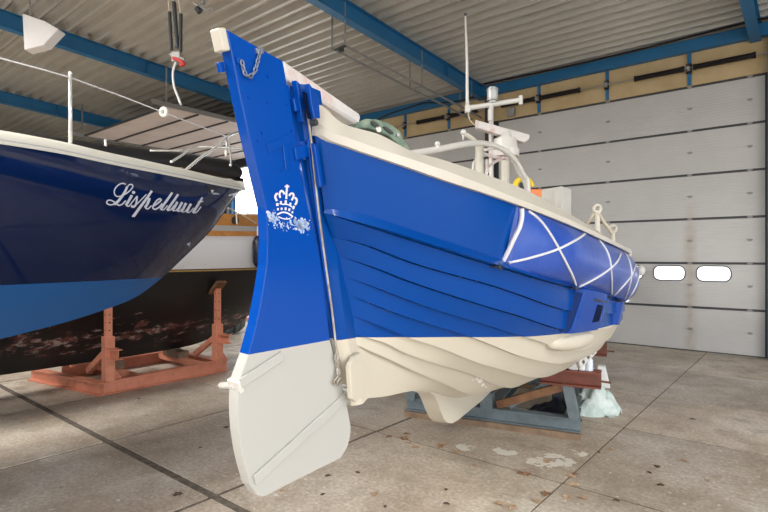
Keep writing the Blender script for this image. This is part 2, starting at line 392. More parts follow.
def sectional_door(idx, x0, x1, label, windows=True, hinges=()):
    d = root('door_%d' % idx, ((x0+x1)/2, WY, 0), label, 'door'); d['kind'] = 'structure'
    for k in range(6):
        z0, z1 = k*SEC+.006, (k+1)*SEC-.022
        p = MB(); y0, y1 = WY+.02, WY+.06
        if k == 1 and windows:
            wins = []; n = 0; w0 = -3.62+.84*math.floor((x0+.3+3.62)/.84+1)
            while w0+.61 < x1-.2: wins.append(w0); w0 += .84
            edges = [x0] + [(a+.61+b)/2 for a, b in zip(wins[:-1], wins[1:])] + [x1]
            for wi, wx in enumerate(wins):
                ex0, ex1 = edges[wi], edges[wi+1]; cx, cz, hw, hh = wx+.305, 1.675, .305, .155
                inn = rrect(cx, cz, hw, hh, .13)
                for yy in (y0, y1):
                    ou = []
                    for (ax, az) in inn:
                        ux, uz = (ax-cx)/hw, (az-cz)/hh; mm = max(abs(ux), abs(uz)); ux /= mm; uz /= mm
                        ou.append((cx + (ux*(ex1-cx) if ux > 0 else -ux*(ex0-cx)), cz + (uz*(z1-cz) if uz > 0 else -uz*(z0-cz))))
                    nn = len(inn); vs = [Vector((a, yy, b)) for a, b in inn] + [Vector((a, yy, b)) for a, b in ou]
                    p.add(vs, [(i, (i+1) % nn, (i+1) % nn+nn, i+nn) for i in range(nn)])
                    for sx, sz in ((0,0),(0,1),(1,0),(1,1)):   # fill the four corners
                        X = ex0 if sx == 0 else ex1; Z = z0 if sz == 0 else z1
                        ha = [q for q in ou if abs(q[0]-X) < 1e-6]; hb = [q for q in ou if abs(q[1]-Z) < 1e-6]
                        if ha and hb:
                            a = min(ha, key=lambda q: abs(q[1]-Z)); b2 = min(hb, key=lambda q: abs(q[0]-X))
                            p.add([Vector((a[0], yy, a[1])), Vector((X, yy, Z)), Vector((b2[0], yy, b2[1]))], [(0, 1, 2)])
                nn = len(inn); p.add([Vector((a, yy, b)) for yy in (y0, y1) for a, b in inn], [(i, (i+1) % nn, (i+1) % nn+nn, i+nn) for i in range(nn)])
            pan = p.build('door_panel', 'door', d)
            for wx in wins:
                fr = MB(); path = [Vector((a, y0-.004, b)) for a, b in rrect(wx+.305, 1.675, .312, .162, .13)]
                fr.tube(path, .013, 6, closed=True); fo = fr.build('window_frame', 'seam', pan)
                gl = MB(); pl = [Vector((a, y0+.018, b)) for a, b in rrect(wx+.305, 1.675, .304, .154, .13)]; gl.prism(pl, (0, .004, 0)); gl.build('window_pane', 'pane', pan)
        else:
            p.abox(x0, x1, y0, y1, z0, z0+SEC/2-.008); p.abox(x0, x1, y0+.002, y1, z0+SEC/2-.008, z0+SEC/2-.001); p.abox(x0, x1, y0, y1, z0+SEC/2-.001, z1)
            p.build('door_panel', 'door', d)
        s = MB(); s.abox(x0, x1, WY+.012, WY+.07, z1-.012, z1+.036); s.build('seal_strip', 'seam', d)
        for hx in hinges:
            for zz in (z1+.012, z0+SEC/2-.005):
                h = MB(); h.abox(hx-.03, hx+.03, WY-.002, WY+.02, zz-.03, zz+.02); h.cyl((hx-.05, WY-.004, zz), (hx+.05, WY-.004, zz), .012, n=6)
                h.build('hinge', 'galv', d)
    s = MB(); s.abox(x0, x1, WY+.0, WY+.05, -.001, .02); s.build('bottom_seal', 'seam', d)
    return d
sectional_door(1, -6.6, -.75, 'closed grey sectional hall door with oval windows behind the lifeboat bow', hinges=(-5.45, -3.77, -2.07, -1.0))
sectional_door(2, -12.93, -7.02, 'closed grey sectional hall door behind the lifeboat deck', hinges=(-11.4, -9.76, -8.17))
sectional_door(4, -.44, 5.3, 'closed grey sectional hall door beyond the end column', hinges=(1.3, 3.0))
# the open door, its sections lying under the roof
M['whitepanel'] = mat('pinkish white door sheet', (.66, .58, .54), .55, noise=(1.2, (.56, .49, .46), .4, .7))
od = root('door_3', (-16, 10, 6.05), 'open sectional door lying flat under the roof at the bright doorway', 'door'); od['kind'] = 'structure'
def odz(y): return 6.05 - .0*(y-7)
for k in range(6):
    ya = 7.05+k*.96; p = MB(); p.abox(-18.6, -13.35, ya+.02, ya+.92, 6.03, 6.07); p.build('door_panel', 'whitepanel', od)
    s = MB(); s.abox(-18.6, -13.35, ya-.03, ya+.025, 6.0, 6.05); s.build('seal_strip', 'seam', od)
for x in (-13.22, -18.7):
    t = MB(); t.abox(x-.03, x+.03, 6.6, WY, 6.0, 6.12); t.build('track', 'galv', od)
    for yy in (7.0, 9.8, 12.4): t = MB(); t.abox(x-.012, x+.012, yy-.02, yy+.02, 6.12, roofz(yy)+.02); t.build('hanger', 'galv', od)
# horizontal door track hung beside the roof beam
tr = root('door_track', (-7.3, 7.4, 6.15), 'thin steel door track hung from the roof beside the blue beam over the tiller', 'track')
for x, z in ((-7.40, 6.2), (-7.10, 6.2)):
    t = MB(); t.beam((x, 7.35, z-.02), (x, WY-.05, z-.32), .022, .045); t.build('rail', 'galv', tr)
for yy in (7.4, 10.0, 12.3):
    f = (yy-7.35)/5.54; z = 6.2-.3*f; t = MB()
    for x in (-7.43, -7.08): t.abox(x-.012, x+.012, yy-.015, yy+.015, z-.05, roofz(yy)+.03)
    t.abox(-7.43, -7.08, yy-.015, yy+.015, z-.06, z-.03); t.build('hanger', 'galv', tr)
t = MB(); t.cyl((-7.34, 7.38, 6.14), (-7.04, 7.38, 6.14), .02); t.box((-7.2, 7.42, 6.13), (.05,0,0), (0,.03,0), (0,0,.05)); t.build('end_stop', 'dark', tr)

# torsion springs on shaft above the doors
studs = (-9.76, -8.17, -6.82, -5.45, -3.77, -2.07, -.4)
slabels = {-9.76: 'blue stud on the beige header above the lifeboat hoop rail', -8.17: 'blue stud on the beige header behind the antenna foot', -5.45: 'blue stud on the beige header beside the mast crossbar',
           -3.77: 'blue stud on the beige header above the white box', -2.07: 'blue stud on the beige header above the oval windows', -.4: 'blue stud on the beige header beyond the picture edge', -6.82: 'blue stud on the beige header behind the mast'}
for x in studs:
    b = MB(); b.abox(x-.035, x+.035, WY-.06, WY-.015, 5.74, 6.44); struct(b.build('header_stud_trim', 'beam'), slabels[x], 'stud')
    st = root('shaft_bearing', (x, WY-.12, 6.08), slabels[x].replace('blue stud on', 'shaft bearing bracket on the stud of'), 'bracket')
    b = MB(); b.box((x, WY-.09, 6.08), (.05,0,0), (0,.03,0), (0,0,.1)); b.build('bracket_plate', 'spring', st)
    b = MB(); b.cyl((x-.03, WY-.14, 6.08), (x+.03, WY-.14, 6.08), .065); b.build('bearing', 'galv', st)
shaft = MB(); shaft.cyl((-12.5, WY-.14, 6.08), (5, WY-.14, 6.08), .014, n=8); tag(shaft.build('door_shaft', 'galv'), 'long thin steel shaft above the doors carrying the black springs', 'shaft')
for (a, b_, lab) in ((-9.24, -8.3, 'black torsion spring above the hoop rail, ending at the stud behind the antenna'), (-8.05, -7.2, 'black torsion spring just behind the antenna foot'), (-6.45, -5.55, 'black torsion spring right behind the mast crossbar end'),
                     (-5.38, -4.38, 'black torsion spring above the white box on the lifeboat'), (-3.15, -2.17, 'black torsion spring over the oval door windows'), (-1.98, -.9, 'black torsion spring at the far end of the door header')):
    sp = root('torsion_spring', ((a+b_)/2, WY-.14, 6.08), lab, 'spring')
    s = MB(); pts = []; n = int((b_-a)/.022)
    for i in range(n*8+1):
        an = i*math.pi/4; x = a+.03+(b_-a-.06)*i/(n*8); pts.append(Vector((x, WY-.14+.048*math.cos(an), 6.08+.048*math.sin(an))))
    s.tube(pts, .012, 5); s.cyl((a+.03, WY-.14, 6.08), (b_-.03, WY-.14, 6.08), .04, n=12); s.build('coil', 'spring', sp)
    for x in (a, b_-.04):
        e = MB(); e.cyl((x, WY-.14, 6.08), (x+.05, WY-.14, 6.08), .064, n=14); e.build('end_cone', 'spring', sp)
for x, lab in ((-6.2, 'small grey junction box on the header behind the mast'), ):
    b = MB(); b.abox(x-.1, x+.1, WY-.12, WY-.02, 5.76, 5.98); tag(b.build('junction_box', 'galv', bevel=.01), lab, 'box')
wire = MB(); pts = smooth_path([(x, WY-.3, roofz(WY)-.02-.05*abs(math.sin((x+6.9)*.55))) for x in np.linspace(-6.9, 4, 16)], 3); wire.tube(pts, .022, 6)
tag(wire.build('roof_cable', 'spring', smooth=True), 'black cable slung under the roof along the door wall past the mast', 'cable')
wire = MB(); pts = smooth_path([pxd(372, 122, 15.3), pxd(392, 113, 15.2), pxd(408, 108, 14.9), pxd(424, 103, 14.6), pxd(440, 103, 14.3), pxd(458, 101, 14.1), pxd(474, 97, 13.9)], 4); wire.tube(pts, .024, 6)
tag(wire.build('roof_cable', 'spring', smooth=True), 'black cable drooping under the roof between the green fairing and the mast', 'cable')
gut = MB()

# ceiling lamp, hanging bundle
lp = root('ceiling_lamp', pxd(36, 36, 10.2), 'white lamp housing hung under the blue beam over the navy bow', 'lamp')
c0 = pxd(24, 24, 10.2); ld = Vector((0.9, .1, -.05)).normalized()
b = MB(); e = pxd(58, 33, 10.2); A0 = [pxd(*q) for q in ((22, 13, 10.2), (44, 20.5, 10.2), (58.5, 29, 10.2), (48, 40, 10.2), (43.5, 45, 10.2), (24, 50, 10.2))]
b.prism(A0, c2w(0, .25, 0)); b.build('housing', 'lampshell', lp, bevel=.02)
b = MB(); b.cyl(pxd(30, 18, 10.5), pxd(30, 18, 10.5)+Vector((0, 0, 1.2)), .015); b.build('hanger_rod', 'galv', lp)

hb = root('hoist_bundle', pxd(177, 66, 9.0), 'black sleeved hoist ropes hanging from the roof over the navy bow', 'hoist')
for (xa, ya, xb, yb, r) in ((169.5, 12, 171.5, 50, .028), (174, 2, 177.5, 48, .034), (181, 14, 180.5, 52, .030)):
    b = MB(); b.cyl(pxd(xa, ya, 9), pxd(xb, yb, 9), r); b.build('black_sleeve', 'dark', hb, smooth=60)
for (xa, ya, xb, yb) in ((168, -26, 169.5, 12), (173, -26, 174, 4), (178, -26, 181, 14)):
    b = MB(); top = pxd(xa, ya, 9); top.z = roofz(top.y)-.005; b.tube(smooth_path([top, pxd(xa, ya*.3, 9), pxd(xb, yb, 9)]), .016, 6); b.build('rope', 'oldrope', hb, smooth=True)
b = MB(); b.box(pxd(176.5, 57, 9), c2w(.075, 0, 0), c2w(0, .04, 0), Vector((0, 0, .09))); b.cyl(pxd(170, 54, 9), pxd(185, 60, 9), .035); b.build('clamp', 'galv', hb, bevel=.015)
b = MB(); b.tube(smooth_path([pxd(173, 58, 8.93), pxd(179, 60, 8.9), pxd(184, 64, 8.9), pxd(180, 65, 8.9)]), .028, 7); b.build('red_handle', 'red', hb, smooth=True)
b = MB(); b.tube(smooth_path([pxd(176, 62, 9), pxd(173, 72, 9), pxd(174, 86, 9), pxd(178, 97, 9), pxd(181, 105, 9)]), .02, 8); b.build('pale_hose', 'lampshell', hb, smooth=True)
hk = root('hanging_clamp', pxd(202, 6, 9.2), 'small metal clamp lamp hanging from the roof above the rudder head', 'clamp')
b = MB(); b.tube([pxd(194, 3, 9.2), pxd(200, 7, 9.2), pxd(207, 10.5, 9.2), pxd(212, 8, 9.2)], .03, 7); b.build('jaw', 'galv', hk)
b = MB(); b.cyl(pxd(197, 8, 9.15), pxd(200, 12, 9.15), .05); b.build('lens', 'dark', hk)
b = MB(); top = pxd(203, -10, 9.2); top.z = roofz(top.y)-.005; b.tube([top, pxd(203, 4, 9.2)], .045, 8); b.build('drop_rod', 'galv', hk)

# ================================================================== LIFEBOAT
x0, d0 = -.24, 2.91; fx, fd = .4, .9165; tx, td = .9165, -.4
def bw(s, t, z): return c2w(x0+fx*s+tx*t, d0+fd*s+td*t, z)
FWD = c2w(fx, fd, 0); STB = c2w(tx, td, 0); UP = Vector((0, 0, 1))
def w2b(p):
    q = p - bw(0, 0, 0); return q.dot(FWD), q.dot(STB), p.z
def bf(s, s0, L, p, B, b0=.07):
    u = min(max((s-s0)/L, 0), 1); return b0+(B-b0)*math.sin(math.pi*u)**p
LN = {  # name: (pixel points on the photo, s0, length, exponent, half breadth, mid z, bow z)
'railtop': ([(316,104),(323,107),(330,113),(337,119.5),(345,124.5),(360,129),(378,134),(396,143),(412,151.5),(440,159),(486,174.5),(532,193),(573,216),(617,245)], -.4, 9.9, .62, 1.56, 2.09, 2.75),
'railmid': ([(310,125),(328,131.5),(345,137.2),(362,143.2),(380,149.5),(440,169),(483,185),(510,196),(576,224),(621,248)], -.4, 9.9, .62, 1.56, 2.07, 2.68),
'B': ([(309,135),(325,140.3),(340,145.5),(355,151),(380,159.3),(410,169.5),(440,180),(492,196.8),(525,208.6),(576,229),(600,240),(621,249.6)], -.4, 9.9, .62, 1.56, 2.05, 2.6),
'C': ([(325,213),(337,217),(350,221.3),(365,226.2),(380,231),(410,240.5),(440,250),(492,266),(550,283),(580,290),(610,297.5),(622,302)], -.31, 9.7, .66, 1.52, 1.52, 2.1),
'L1': ([(351,241.3),(400,259.6),(419,266),(484,284),(573,311.6)], -.22, 9.5, .7, 1.50, 1.40, 1.9),
'L2': ([(343,258),(380,271),(400,279),(458,298.5),(510,314),(567,330)], -.15, 9.4, .74, 1.48, 1.27, 1.75),
'L3': ([(348,278),(400,297.6),(432,309),(484,324.6),(520,336),(580,349)], -.1, 9.3, .8, 1.37, 1.12, 1.58),
'L4': ([(351,296),(380,307.7),(400,315),(471,337.6),(523,357),(562,362)], -.05, 9.2, .86, 1.27, .99, 1.42),
'L5': ([(354,315.7),(380,325),(411,337.6),(420,340),(484,363.6),(547,374)], 0., 9.1, .92, 1.06, .87, 1.26),
'L6': ([(368,336.6),(380,340),(400,350),(458,369),(515,384.5)], .03, 9.0, 1.0, .74, .77, 1.1),
'L7': ([(357.6,345),(380,354.5),(400,364),(432,378),(479,392)], .05, 8.9, 1.1, .40, .66, .98),
}
def solve(pts, s0, L, tf):
    S = np.linspace(s0+.001, s0+L, 1500); T = np.array([tf(s) for s in S]); D = d0+fd*S+td*T; P = CX+FPX*(x0+fx*S+tx*T)/D
    i = int(np.argmax(P)); P = np.maximum.accumulate(P[:i+1]); S = S[:i+1]; D = D[:i+1]; out = []
    for px, py in pts:
        s = float(np.interp(px, P, S)); d = float(np.interp(px, P, D))
        if out and s-out[-1][0] < .006: continue
        out.append((s, EYE-(py-CY)*d/FPX))
    return out
LINES = {}
def make_line(n, toff=0.):
    pts, s0, L, p, B, zm, zb = LN[n]; tf = lambda s: max(bf(s, s0, L, p, B)+toff, 0.)
    q = [a for a in solve(pts, s0, L, tf) if a[0] < 4.3]; q += [(4.9, zm), (7.3, zm+.27*(zb-zm)), (s0+L, zb)]
    if q[0][0] > s0+.02:
        sl = (q[0][1]-q[1][1])/(q[0][0]-q[1][0]) if len(q) > 1 else 0; q = [(s0, q[0][1]+sl*(s0-q[0][0])*.8)] + q
    zf = pchip([a[0] for a in q], [a[1] for a in q]); return s0, L, tf, zf
for n, off in (('railtop', -.07), ('railmid', .03)) + tuple((k, 0) for k in ('B','C','L1','L2','L3','L4','L5','L6','L7')): LINES[n] = make_line(n, off)
kz = pchip([.05,.42,.9,1.38,1.75,2.2,2.9,4.7,7.5,8.3,8.8],[1.25,1.17,1.09,.97,.85,.72,.60,.55,.62,.75,.95])
LINES['K'] = (.05, 8.75, lambda s: .075, kz)
zw = pchip([0,.26,.79,1.35,2.07,2.98,4.13,7,9.3],[1.6,1.57,1.515,1.46,1.42,1.37,1.31,1.36,1.6])
def paint(v):
    s, t, z = w2b(v); return z - zw(min(max(s, 0), 9.3))
NU = 90
def lp_(n, u):
    s0, L, tf, zf = LINES[n]; uu = u**1.5 if u < 1 else 1.0; s = s0+L*uu; return s, tf(s), zf(s)
LB = root('lifeboat', bw(0, 0, 0), 'blue and white clinker lifeboat with cream rail standing on a steel cradle', 'boat')
order = ['B','C','L1','L2','L3','L4','L5','L6','L7','K']
hull = MB()
for sgn in (1, -1):
    for a, b in zip(order[:-1], order[1:]):
        top = []; bot = []; lip = []; mid = []
        for i in range(NU+1):
            u = i/NU; s1, t1, z1 = lp_(a, u); s2, t2, z2 = lp_(b, u)
            lap = (.06 if b == 'C' else .03)*min(1, u*14, (1-u)*14)
            nz = -.5 if b in ('L5','L6','L7','K') else (-.2 if b in ('L3','L4') else 0)
            if b == 'K': lap = 0
            q = (s2, t2+lap, z2+lap*nz)
            if b == 'C':
                mid.append(bw(s2, (t2+.004)*sgn, z2+.06*min(1, u*14+.3)))
            else:
                mid.append(bw((s1+s2)/2, sgn*((t1+t2)/2+.5*lap+.002*min(1, u*8, (1-u)*8)), (z1+z2)/2+nz*.5*lap))
            top.append(bw(s1, t1*sgn, z1)); bot.append(bw(q[0], q[1]*sgn, q[2])); lip.append(bw(s2, t2*sgn-.004*sgn, z2+.004))
        hull.grid([top, mid, bot, lip])
hull_o = hull.build('hull', 'hull', LB, smooth=14, attr=paint)
# sternpost, stem and keel
saft = pchip([1.2, 1.25, 1.63, 2.64, 2.8, 2.9], [.0, -.015, -.2, -.43, -.47, -.49])
sp = MB(); pr = []
for z in np.linspace(1.2, 2.86, 20): pr.append((saft(z), z))
fr = [(saft(z)+.24+.1*(2.62-z)*.5, z) for z in np.linspace(2.60, 1.24, 12)]; fr = [(saft(2.86)+.137, 2.86), (saft(2.7)+.145, 2.70)] + fr
w = .072; n1 = len(pr)
for s_, z_ in [(0, 0)]:
    oz = lambda z: .07*min(max((2.4-z)/.5, 0), 1)
    aft = pr; cham = [(s+.09, z) for s, z in pr]
    sp.grid([[bw(s+oz(z), -.03, z) for s, z in aft], [bw(s+oz(z), .03, z) for s, z in aft]])
    for g in (1, -1):
        sp.grid([[bw(s+oz(z), .03*g, z) for s, z in aft], [bw(s+.02+oz(z), .055*g, z) for s, z in aft], [bw(s+.13, w*g, z) for s, z in aft]])
    poly = [bw(s+.13, w, z) for s, z in pr]+[bw(s, w, z) for s, z in fr]; sp.prism(poly, STB*(-2*w))
    sp.add([bw(pr[-1][0], .03, 2.86), bw(pr[-1][0]+.13, w, 2.86), bw(pr[-1][0]+.13, -w, 2.86), bw(pr[-1][0], -.03, 2.86)], [(0, 1, 2, 3)])
sp.build('sternpost', 'hull', LB, attr=paint, smooth=30)
st = MB(); poly = [bw(s, .07, z) for s, z in ((9.35, 2.75), (9.62, 2.75), (9.45, 2.0), (9.15, 1.3), (8.8, .75), (8.3, .5), (8.2, .75), (8.6, 1.0), (8.9, 1.5), (9.2, 2.2))]
st.prism(poly, STB*-.14); st.build('stem', 'hull', LB, attr=paint)
ke = MB()   # deep keel with its curved after end
up_ = [(1.36,.99),(1.5,1.0),(1.75,.93),(2.2,.80),(2.9,.68),(4.7,.62),(7.5,.68),(8.3,.82)]
dn_ = [(8.3,.6),(7.5,.46),(4.7,.42),(3.2,.45),(2.6,.49),(2.2,.515),(2.0,.54),(1.86,.58),(1.74,.645),(1.63,.75),(1.54,.85),(1.46,.925),(1.36,.965)]
poly = [bw(s, .068, z) for s, z in up_+dn_]; ke.prism(poly, STB*-.136)
ke.build('keel', 'hull', LB, attr=paint, smooth=30)
# rail
ra = MB()
for sgn in (1, -1):
    rows = [[] for _ in range(6)]
    for i in range(NU+1):
        uu = (i/NU)**2.4; s0_, L_, tf_, zf_ = LINES['B']; s = s0_+L_*uu; t = tf_(s); z = zf_(s); zmid = LINES['railmid'][3](s); ztop = LINES['railtop'][3](s)
        zmid = max(zmid, z+.03); ztop = max(ztop, zmid+.02)
        for r, (tt, zz) in enumerate(((t-.02, z+.0), (t+.03, z-.004), (t+.034, zmid), (t+.012, zmid+.008), (max(t-.07, .0), ztop), (max(t-.12, 0), ztop-.12))):
            rows[r].append(bw(s, tt*sgn, zz))
    ra.grid(rows); ra.add([r[0] for r in rows], [tuple(range(6))])
ra.build('rail', 'cream', LB, smooth=25)
dk = MB(); rows = [[], [], []]
for i in range(NU+1):
    u = i/NU; s, t, z = lp_('B', u)
    rows[0].append(bw(s, max(t-.05, 0), z)); rows[1].append(bw(s, 0, z+.05)); rows[2].append(bw(s, -max(t-.05, 0), z))
dk.grid(rows); dk.build('deck', 'cream', LB, smooth=True)
# cream stern cap
sc = MB(); PT = bw(0, .075, 0)
poly = [on_plane(px, py, PT, STB) for px, py in ((319.5,134),(319.5,108),(320,104.5),(322,105),(329,110),(334,116.5),(337,121),(342,125),(350,130),(352,140))]
sc.prism(poly, STB*-.15); sc.build('stern_cap', 'cream', LB, bevel=.006)
# canvas fender with ropes
sB, LBn, tB, zB = LINES['B']; sC, LCn, tC, zC = LINES['C']
def fend(sv, v, out=0.):
    s = sv; ta, za, tb, zb = tB(s), zB(s)-.01, tC(s)+.03, zC(s)+.015
    a = math.pi*v; bul = .125*min(1, (s-.70)/.55, (8.7-s)/.6); bul = max(bul, 0)
    t = ta+(tb-ta)*v + (bul+out)*math.sin(a)**.7 + .01; z = za+(zb-za)*v + (-.02*math.sin(a))
    return s, t, z
fe = MB()
for sgn in (1, -1):
    rows = []
    for i in range(91):
        s = .72+7.96*i/90; row = [bw(s, sgn*(max(tB(s)-.02, 0)), zB(s)-.01)]
        for k in range(13):
            q = fend(s, k/12); row.append(bw(q[0], q[1]*sgn, q[2]))
        row.append(bw(s, sgn*(tC(s)-.02), zC(s)+.015)); rows.append(row)
    fe.grid(rows)
    for s in (.72, 8.68):
        ring = [fend(s, k/12) for k in range(13)]; fe.add([bw(q[0], q[1]*sgn, q[2]) for q in ring]+[bw(s, sgn*(tC(s)-.02), zC(s)), bw(s, sgn*(tB(s)-.02), zB(s))], [tuple(range(15))])
fe_o = fe.build('canvas_fender', 'fender', LB, smooth=40)
def s_of(line, px, toff=0.):
    s0, L, tf, zf = LINES[line]; S = np.linspace(s0+.001, s0+L, 1500); T = np.array([tf(s)+toff for s in S]); P = CX+FPX*(x0+fx*S+tx*T)/(d0+fd*S+td*T)
    i = int(np.argmax(P)); return float(np.interp(px, np.maximum.accumulate(P[:i+1]), S[:i+1]))
bvf = BVHTree.FromPolygons([tuple(v) for v in fe.v], fe.f)
sb = lambda p: s_of('B', p, .03); scn = lambda p: s_of('C', p, .05)
RP_ = [([(518,203.5),(520.5,213),(518,228),(511,246),(502,264)], .015), ([(525,209.5),(540,221),(553,240),(563,258),(572,275),(576.5,287)], .0085), ([(509,262.5),(530,257.5),(555,250),(572,242),(583,235.5),(588,231)], .0085),
  ([(597,239),(605,249),(609.5,262),(611,280),(611.5,296)], .0085), ([(578,286.5),(595,278),(608,269.5),(617,261),(620,254)], .0085), ([(613,295.5),(624,284),(631,275),(635,265)], .0085), ([(623,250),(629,262),(631,275),(628,289),(624,299)], .008), ([(634,257),(638,268),(637.5,280),(633,291),(627,299)], .008)]
for i, (pp, r) in enumerate(RP_):
    pts = []
    for p in smooth_path([(a, b, 0) for a, b in pp], 5):
        h = bvf.ray_cast(CAMP, ray(p.x, p.y).normalized())
        if h[0] is not None:
            n = h[1] if h[1].dot(CAMP-h[0]) > 0 else -h[1]; pts.append(h[0]+n*r*.8)
    for _ in range(3): pts = pts[:1]+[(a+b*2+c)/4 for a, b, c in zip(pts, pts[1:], pts[2:])]+pts[-1:]
    if len(pts) > 3:
        m = MB(); m.tube(pts, r, 7); o = m.build('lashing_rope', 'rope', LB, smooth=True)
        if i == 0: o['label'] = 'thick white served rope at the after end of the fender'
for px in (502, 577, 611, 621):
    s = scn(px); c = bw(s, tC(s)+.045, zC(s)+.0)
    for off in (-.035, .03):
        m = MB(); p = c+FWD*off; m.tube([p+Vector((0, 0, .016*math.cos(a)))+FWD*.016*math.sin(a) for a in np.linspace(0, 2*math.pi, 13)[:-1]], .005, 6, closed=True); m.cyl(p-STB*.05, p, .007, n=6)
        m.build('eye_bolt', 'dark', LB, smooth=True)
bvh_ = BVHTree.FromPolygons([tuple(v) for v in hull.v], hull.f)
def on_hull(px, py, o=.003):
    h = bvh_.ray_cast(CAMP, ray(px, py).normalized())
    return None if h[0] is None else h[0]-ray(px, py).normalized()*o
k = MB(); r_ = random.Random(2)
for (px, py, a) in ((480, 381, 2.6), (483, 385, 2.0), (477, 378.5, 1.5), (486, 387, 1.0), (473, 380, .8)):
    q = [on_hull(px+a*math.cos(t)*r_.uniform(.7, 1.2), py+a*math.sin(t)*r_.uniform(.6, 1.1)) for t in np.linspace(0, 6.283, 10)[:-1]]
    if all(x is not None for x in q): k.add(q, [tuple(range(9))])
M['dripwhite'] = mat('fresh white paint', (.82, .81, .77), .4); k.build('paint_splash', 'dripwhite', LB)
# boarding step block in the side
s1, s2 = s_of('L1', 569, .0), s_of('L1', 599, .05)
def side_t(s, z):
    prev = None
    for n in order[:-1]:
        tf, zf = LINES[n][2], LINES[n][3]; cur = (zf(s), tf(s))
        if prev and prev[0] >= z >= cur[0]:
            k = (prev[0]-z)/(prev[0]-cur[0]+1e-6); return prev[1]+(cur[1]-prev[1])*k
        prev = cur
    return prev[1]
def slab_on_side(sa, sb_, za, zb, th, taper=.0, ns=8, nz=8):
    m = MB(); rows = []
    for i in range(nz+1):
        row = []
        for k in range(ns+1):
            s = sa+(sb_-sa)*k/ns; z = za(s)+(zb(s)-za(s))*i/nz; e = 1-taper*(i/nz)
            row.append(bw(s, side_t(s, z)+th*e+.02, z))
        rows.append(row)
    m.grid(rows)
    inner = [[bw(w2b(p)[0], side_t(w2b(p)[0], p.z)-.02, p.z) for p in r] for r in (rows[0], rows[-1])]
    m.grid([rows[0], inner[0]]); m.grid([inner[1], rows[-1]])
    for k in (0, -1): m.grid([[r[k] for r in rows], [bw(w2b(r[k])[0], side_t(w2b(r[k])[0], r[k].z)-.02, r[k].z) for r in rows]])
    return m
sl = slab_on_side(s1, s2, lambda s: zC(s)-.0, lambda s: zw(s)+.005, .06); sl.build('step_block', 'blue', LB, smooth=40)
M['side_shade'] = mat('deep blue painted shade', (.0, .022, .13), .5, spec=.2); gv = slab_on_side(s1-.03, s1+.004, lambda s: zC(s)-.03, lambda s: zw(s)+.02, .04); gv.build('step_side_shade', 'side_shade', LB)  # dark strip paints the shade along the block's after side
sp0 = s1+(s2-s1)*.62
pk = slab_on_side(sp0, s1+(s2-s1)*.9, lambda s: zC(s)-.1, lambda s: zw(s)+.08, .064); pk.build('step_pocket_shade', 'recess_shade', LB)  # raised dark slab, its colour imitates the shade of a pocket
pk = slab_on_side(s1+(s2-s1)*.4, s1+(s2-s1)*.88, lambda s: zC(s)-.06, lambda s: zC(s)-.075, .07); pk.build('step_handle', 'dark', LB)
pd = MB(); rows = []
for i in range(17):
    u = i/16; s = s1-.05+(s2-s1+.25)*u; r = .075*math.sin(math.pi*u)**.4+.002; c = bw(s, side_t(s, zw(s)-.08)+.01, zw(s)-.075)
    rows.append([c+STB*r*math.cos(a)+UP*r*1.15*math.sin(a) for a in np.linspace(0, 2*math.pi, 13)[:-1]])
pd.grid(rows, closed=True); pd.build('rubbing_pad', 'hull', LB, smooth=True, attr=paint)
for pxx in (617,):
    s = s_of('L1', pxx, .04); m = slab_on_side(s, s+.16, lambda q: zC(q)-.02, lambda q: zw(q)+.0, .05); m.build('side_post', 'blue', LB)
# stern fittings: straps of the rudder irons on the sternpost
def post_strap(px, py, name, m='blue'):
    pass
BR = bw(0, .08, 0)
b = MB(); poly = [on_plane(px, py, bw(0, .085, 0), STB) for px, py in ((304,84),(308,90),(313.5,98),(315,119),(309,119),(306,104))]; b.prism(poly, STB*.03); b.build('stern_bracket', 'blue', LB, bevel=.004)
b = MB(); poly = [on_plane(px, py, bw(0, .06, 0), STB) for px, py in ((296.5,80),(300.5,84),(306.5,122),(303,122))]; b.prism(poly, STB*-.03); b.build('stern_bracket', 'blue', LB, bevel=.004)
b = MB(); poly = [on_plane(px, py, bw(0, .088, 0), STB) for px, py in ((302.2,92),(305,94),(309.5,119),(307.5,119))]; b.prism(poly, STB*.012); b.build('bracket_slot', 'recess_shade', LB)
b = MB(); poly = [on_plane(px, py, BR, STB) for px, py in ((310.5,143),(315,148),(320.5,186),(317,188))]; b.prism(poly, STB*.02); b.build('upper_gudgeon_strap', 'blue', LB, bevel=.004)
b = MB(); poly = [on_plane(px, py, BR, STB) for px, py in ((345,366),(350,356),(356,352),(358,356),(357,395),(352,402),(347,398))]; b.prism(poly, STB*.03); b.build('lower_gudgeon_strap', 'hull', LB, bevel=.006, attr=paint)
b = MB(); p = on_plane(311, 123, bw(0, .1, 0), STB); b.cyl(p, p+STB*.03, .016); b.build('bolt', 'dark', LB)

# deck fittings
def pipe(name, pts, r, m, parent=LB, n=10, sm=6): b = MB(); b.tube(smooth_path(pts, sm), r, n); return b.build(name, m, parent, smooth=True)
g = [pxd(392, 156, 3.85), pxd(413, 153.5, 3.95), pxd(440, 149, 4.2), pxd(466, 144, 4.5), pxd(484, 143.5, 4.8), pxd(500, 148, 5.05), pxd(514, 159, 5.25), pxd(523, 174, 5.35), pxd(528, 188, 5.4)]
end = Vector(g[-1]); end.z = 2.1; pipe('hoop_rail', g+[end], .026, 'white')
g2 = [pxd(513, 160, 5.6), pxd(519, 172, 5.65), pxd(527, 192, 5.7)]; e2 = Vector(g2[-1]); e2.z = 2.12; pipe('hoop_stay', g2+[e2], .024, 'white')
b = MB(); b.cyl(pxd(437.5, 145, 4.15), pxd(438, 151, 4.15), .016); b.ball(pxd(437.5, 144, 4.15), .022, 6); b.build('rail_fitting', 'white', LB, smooth=True)
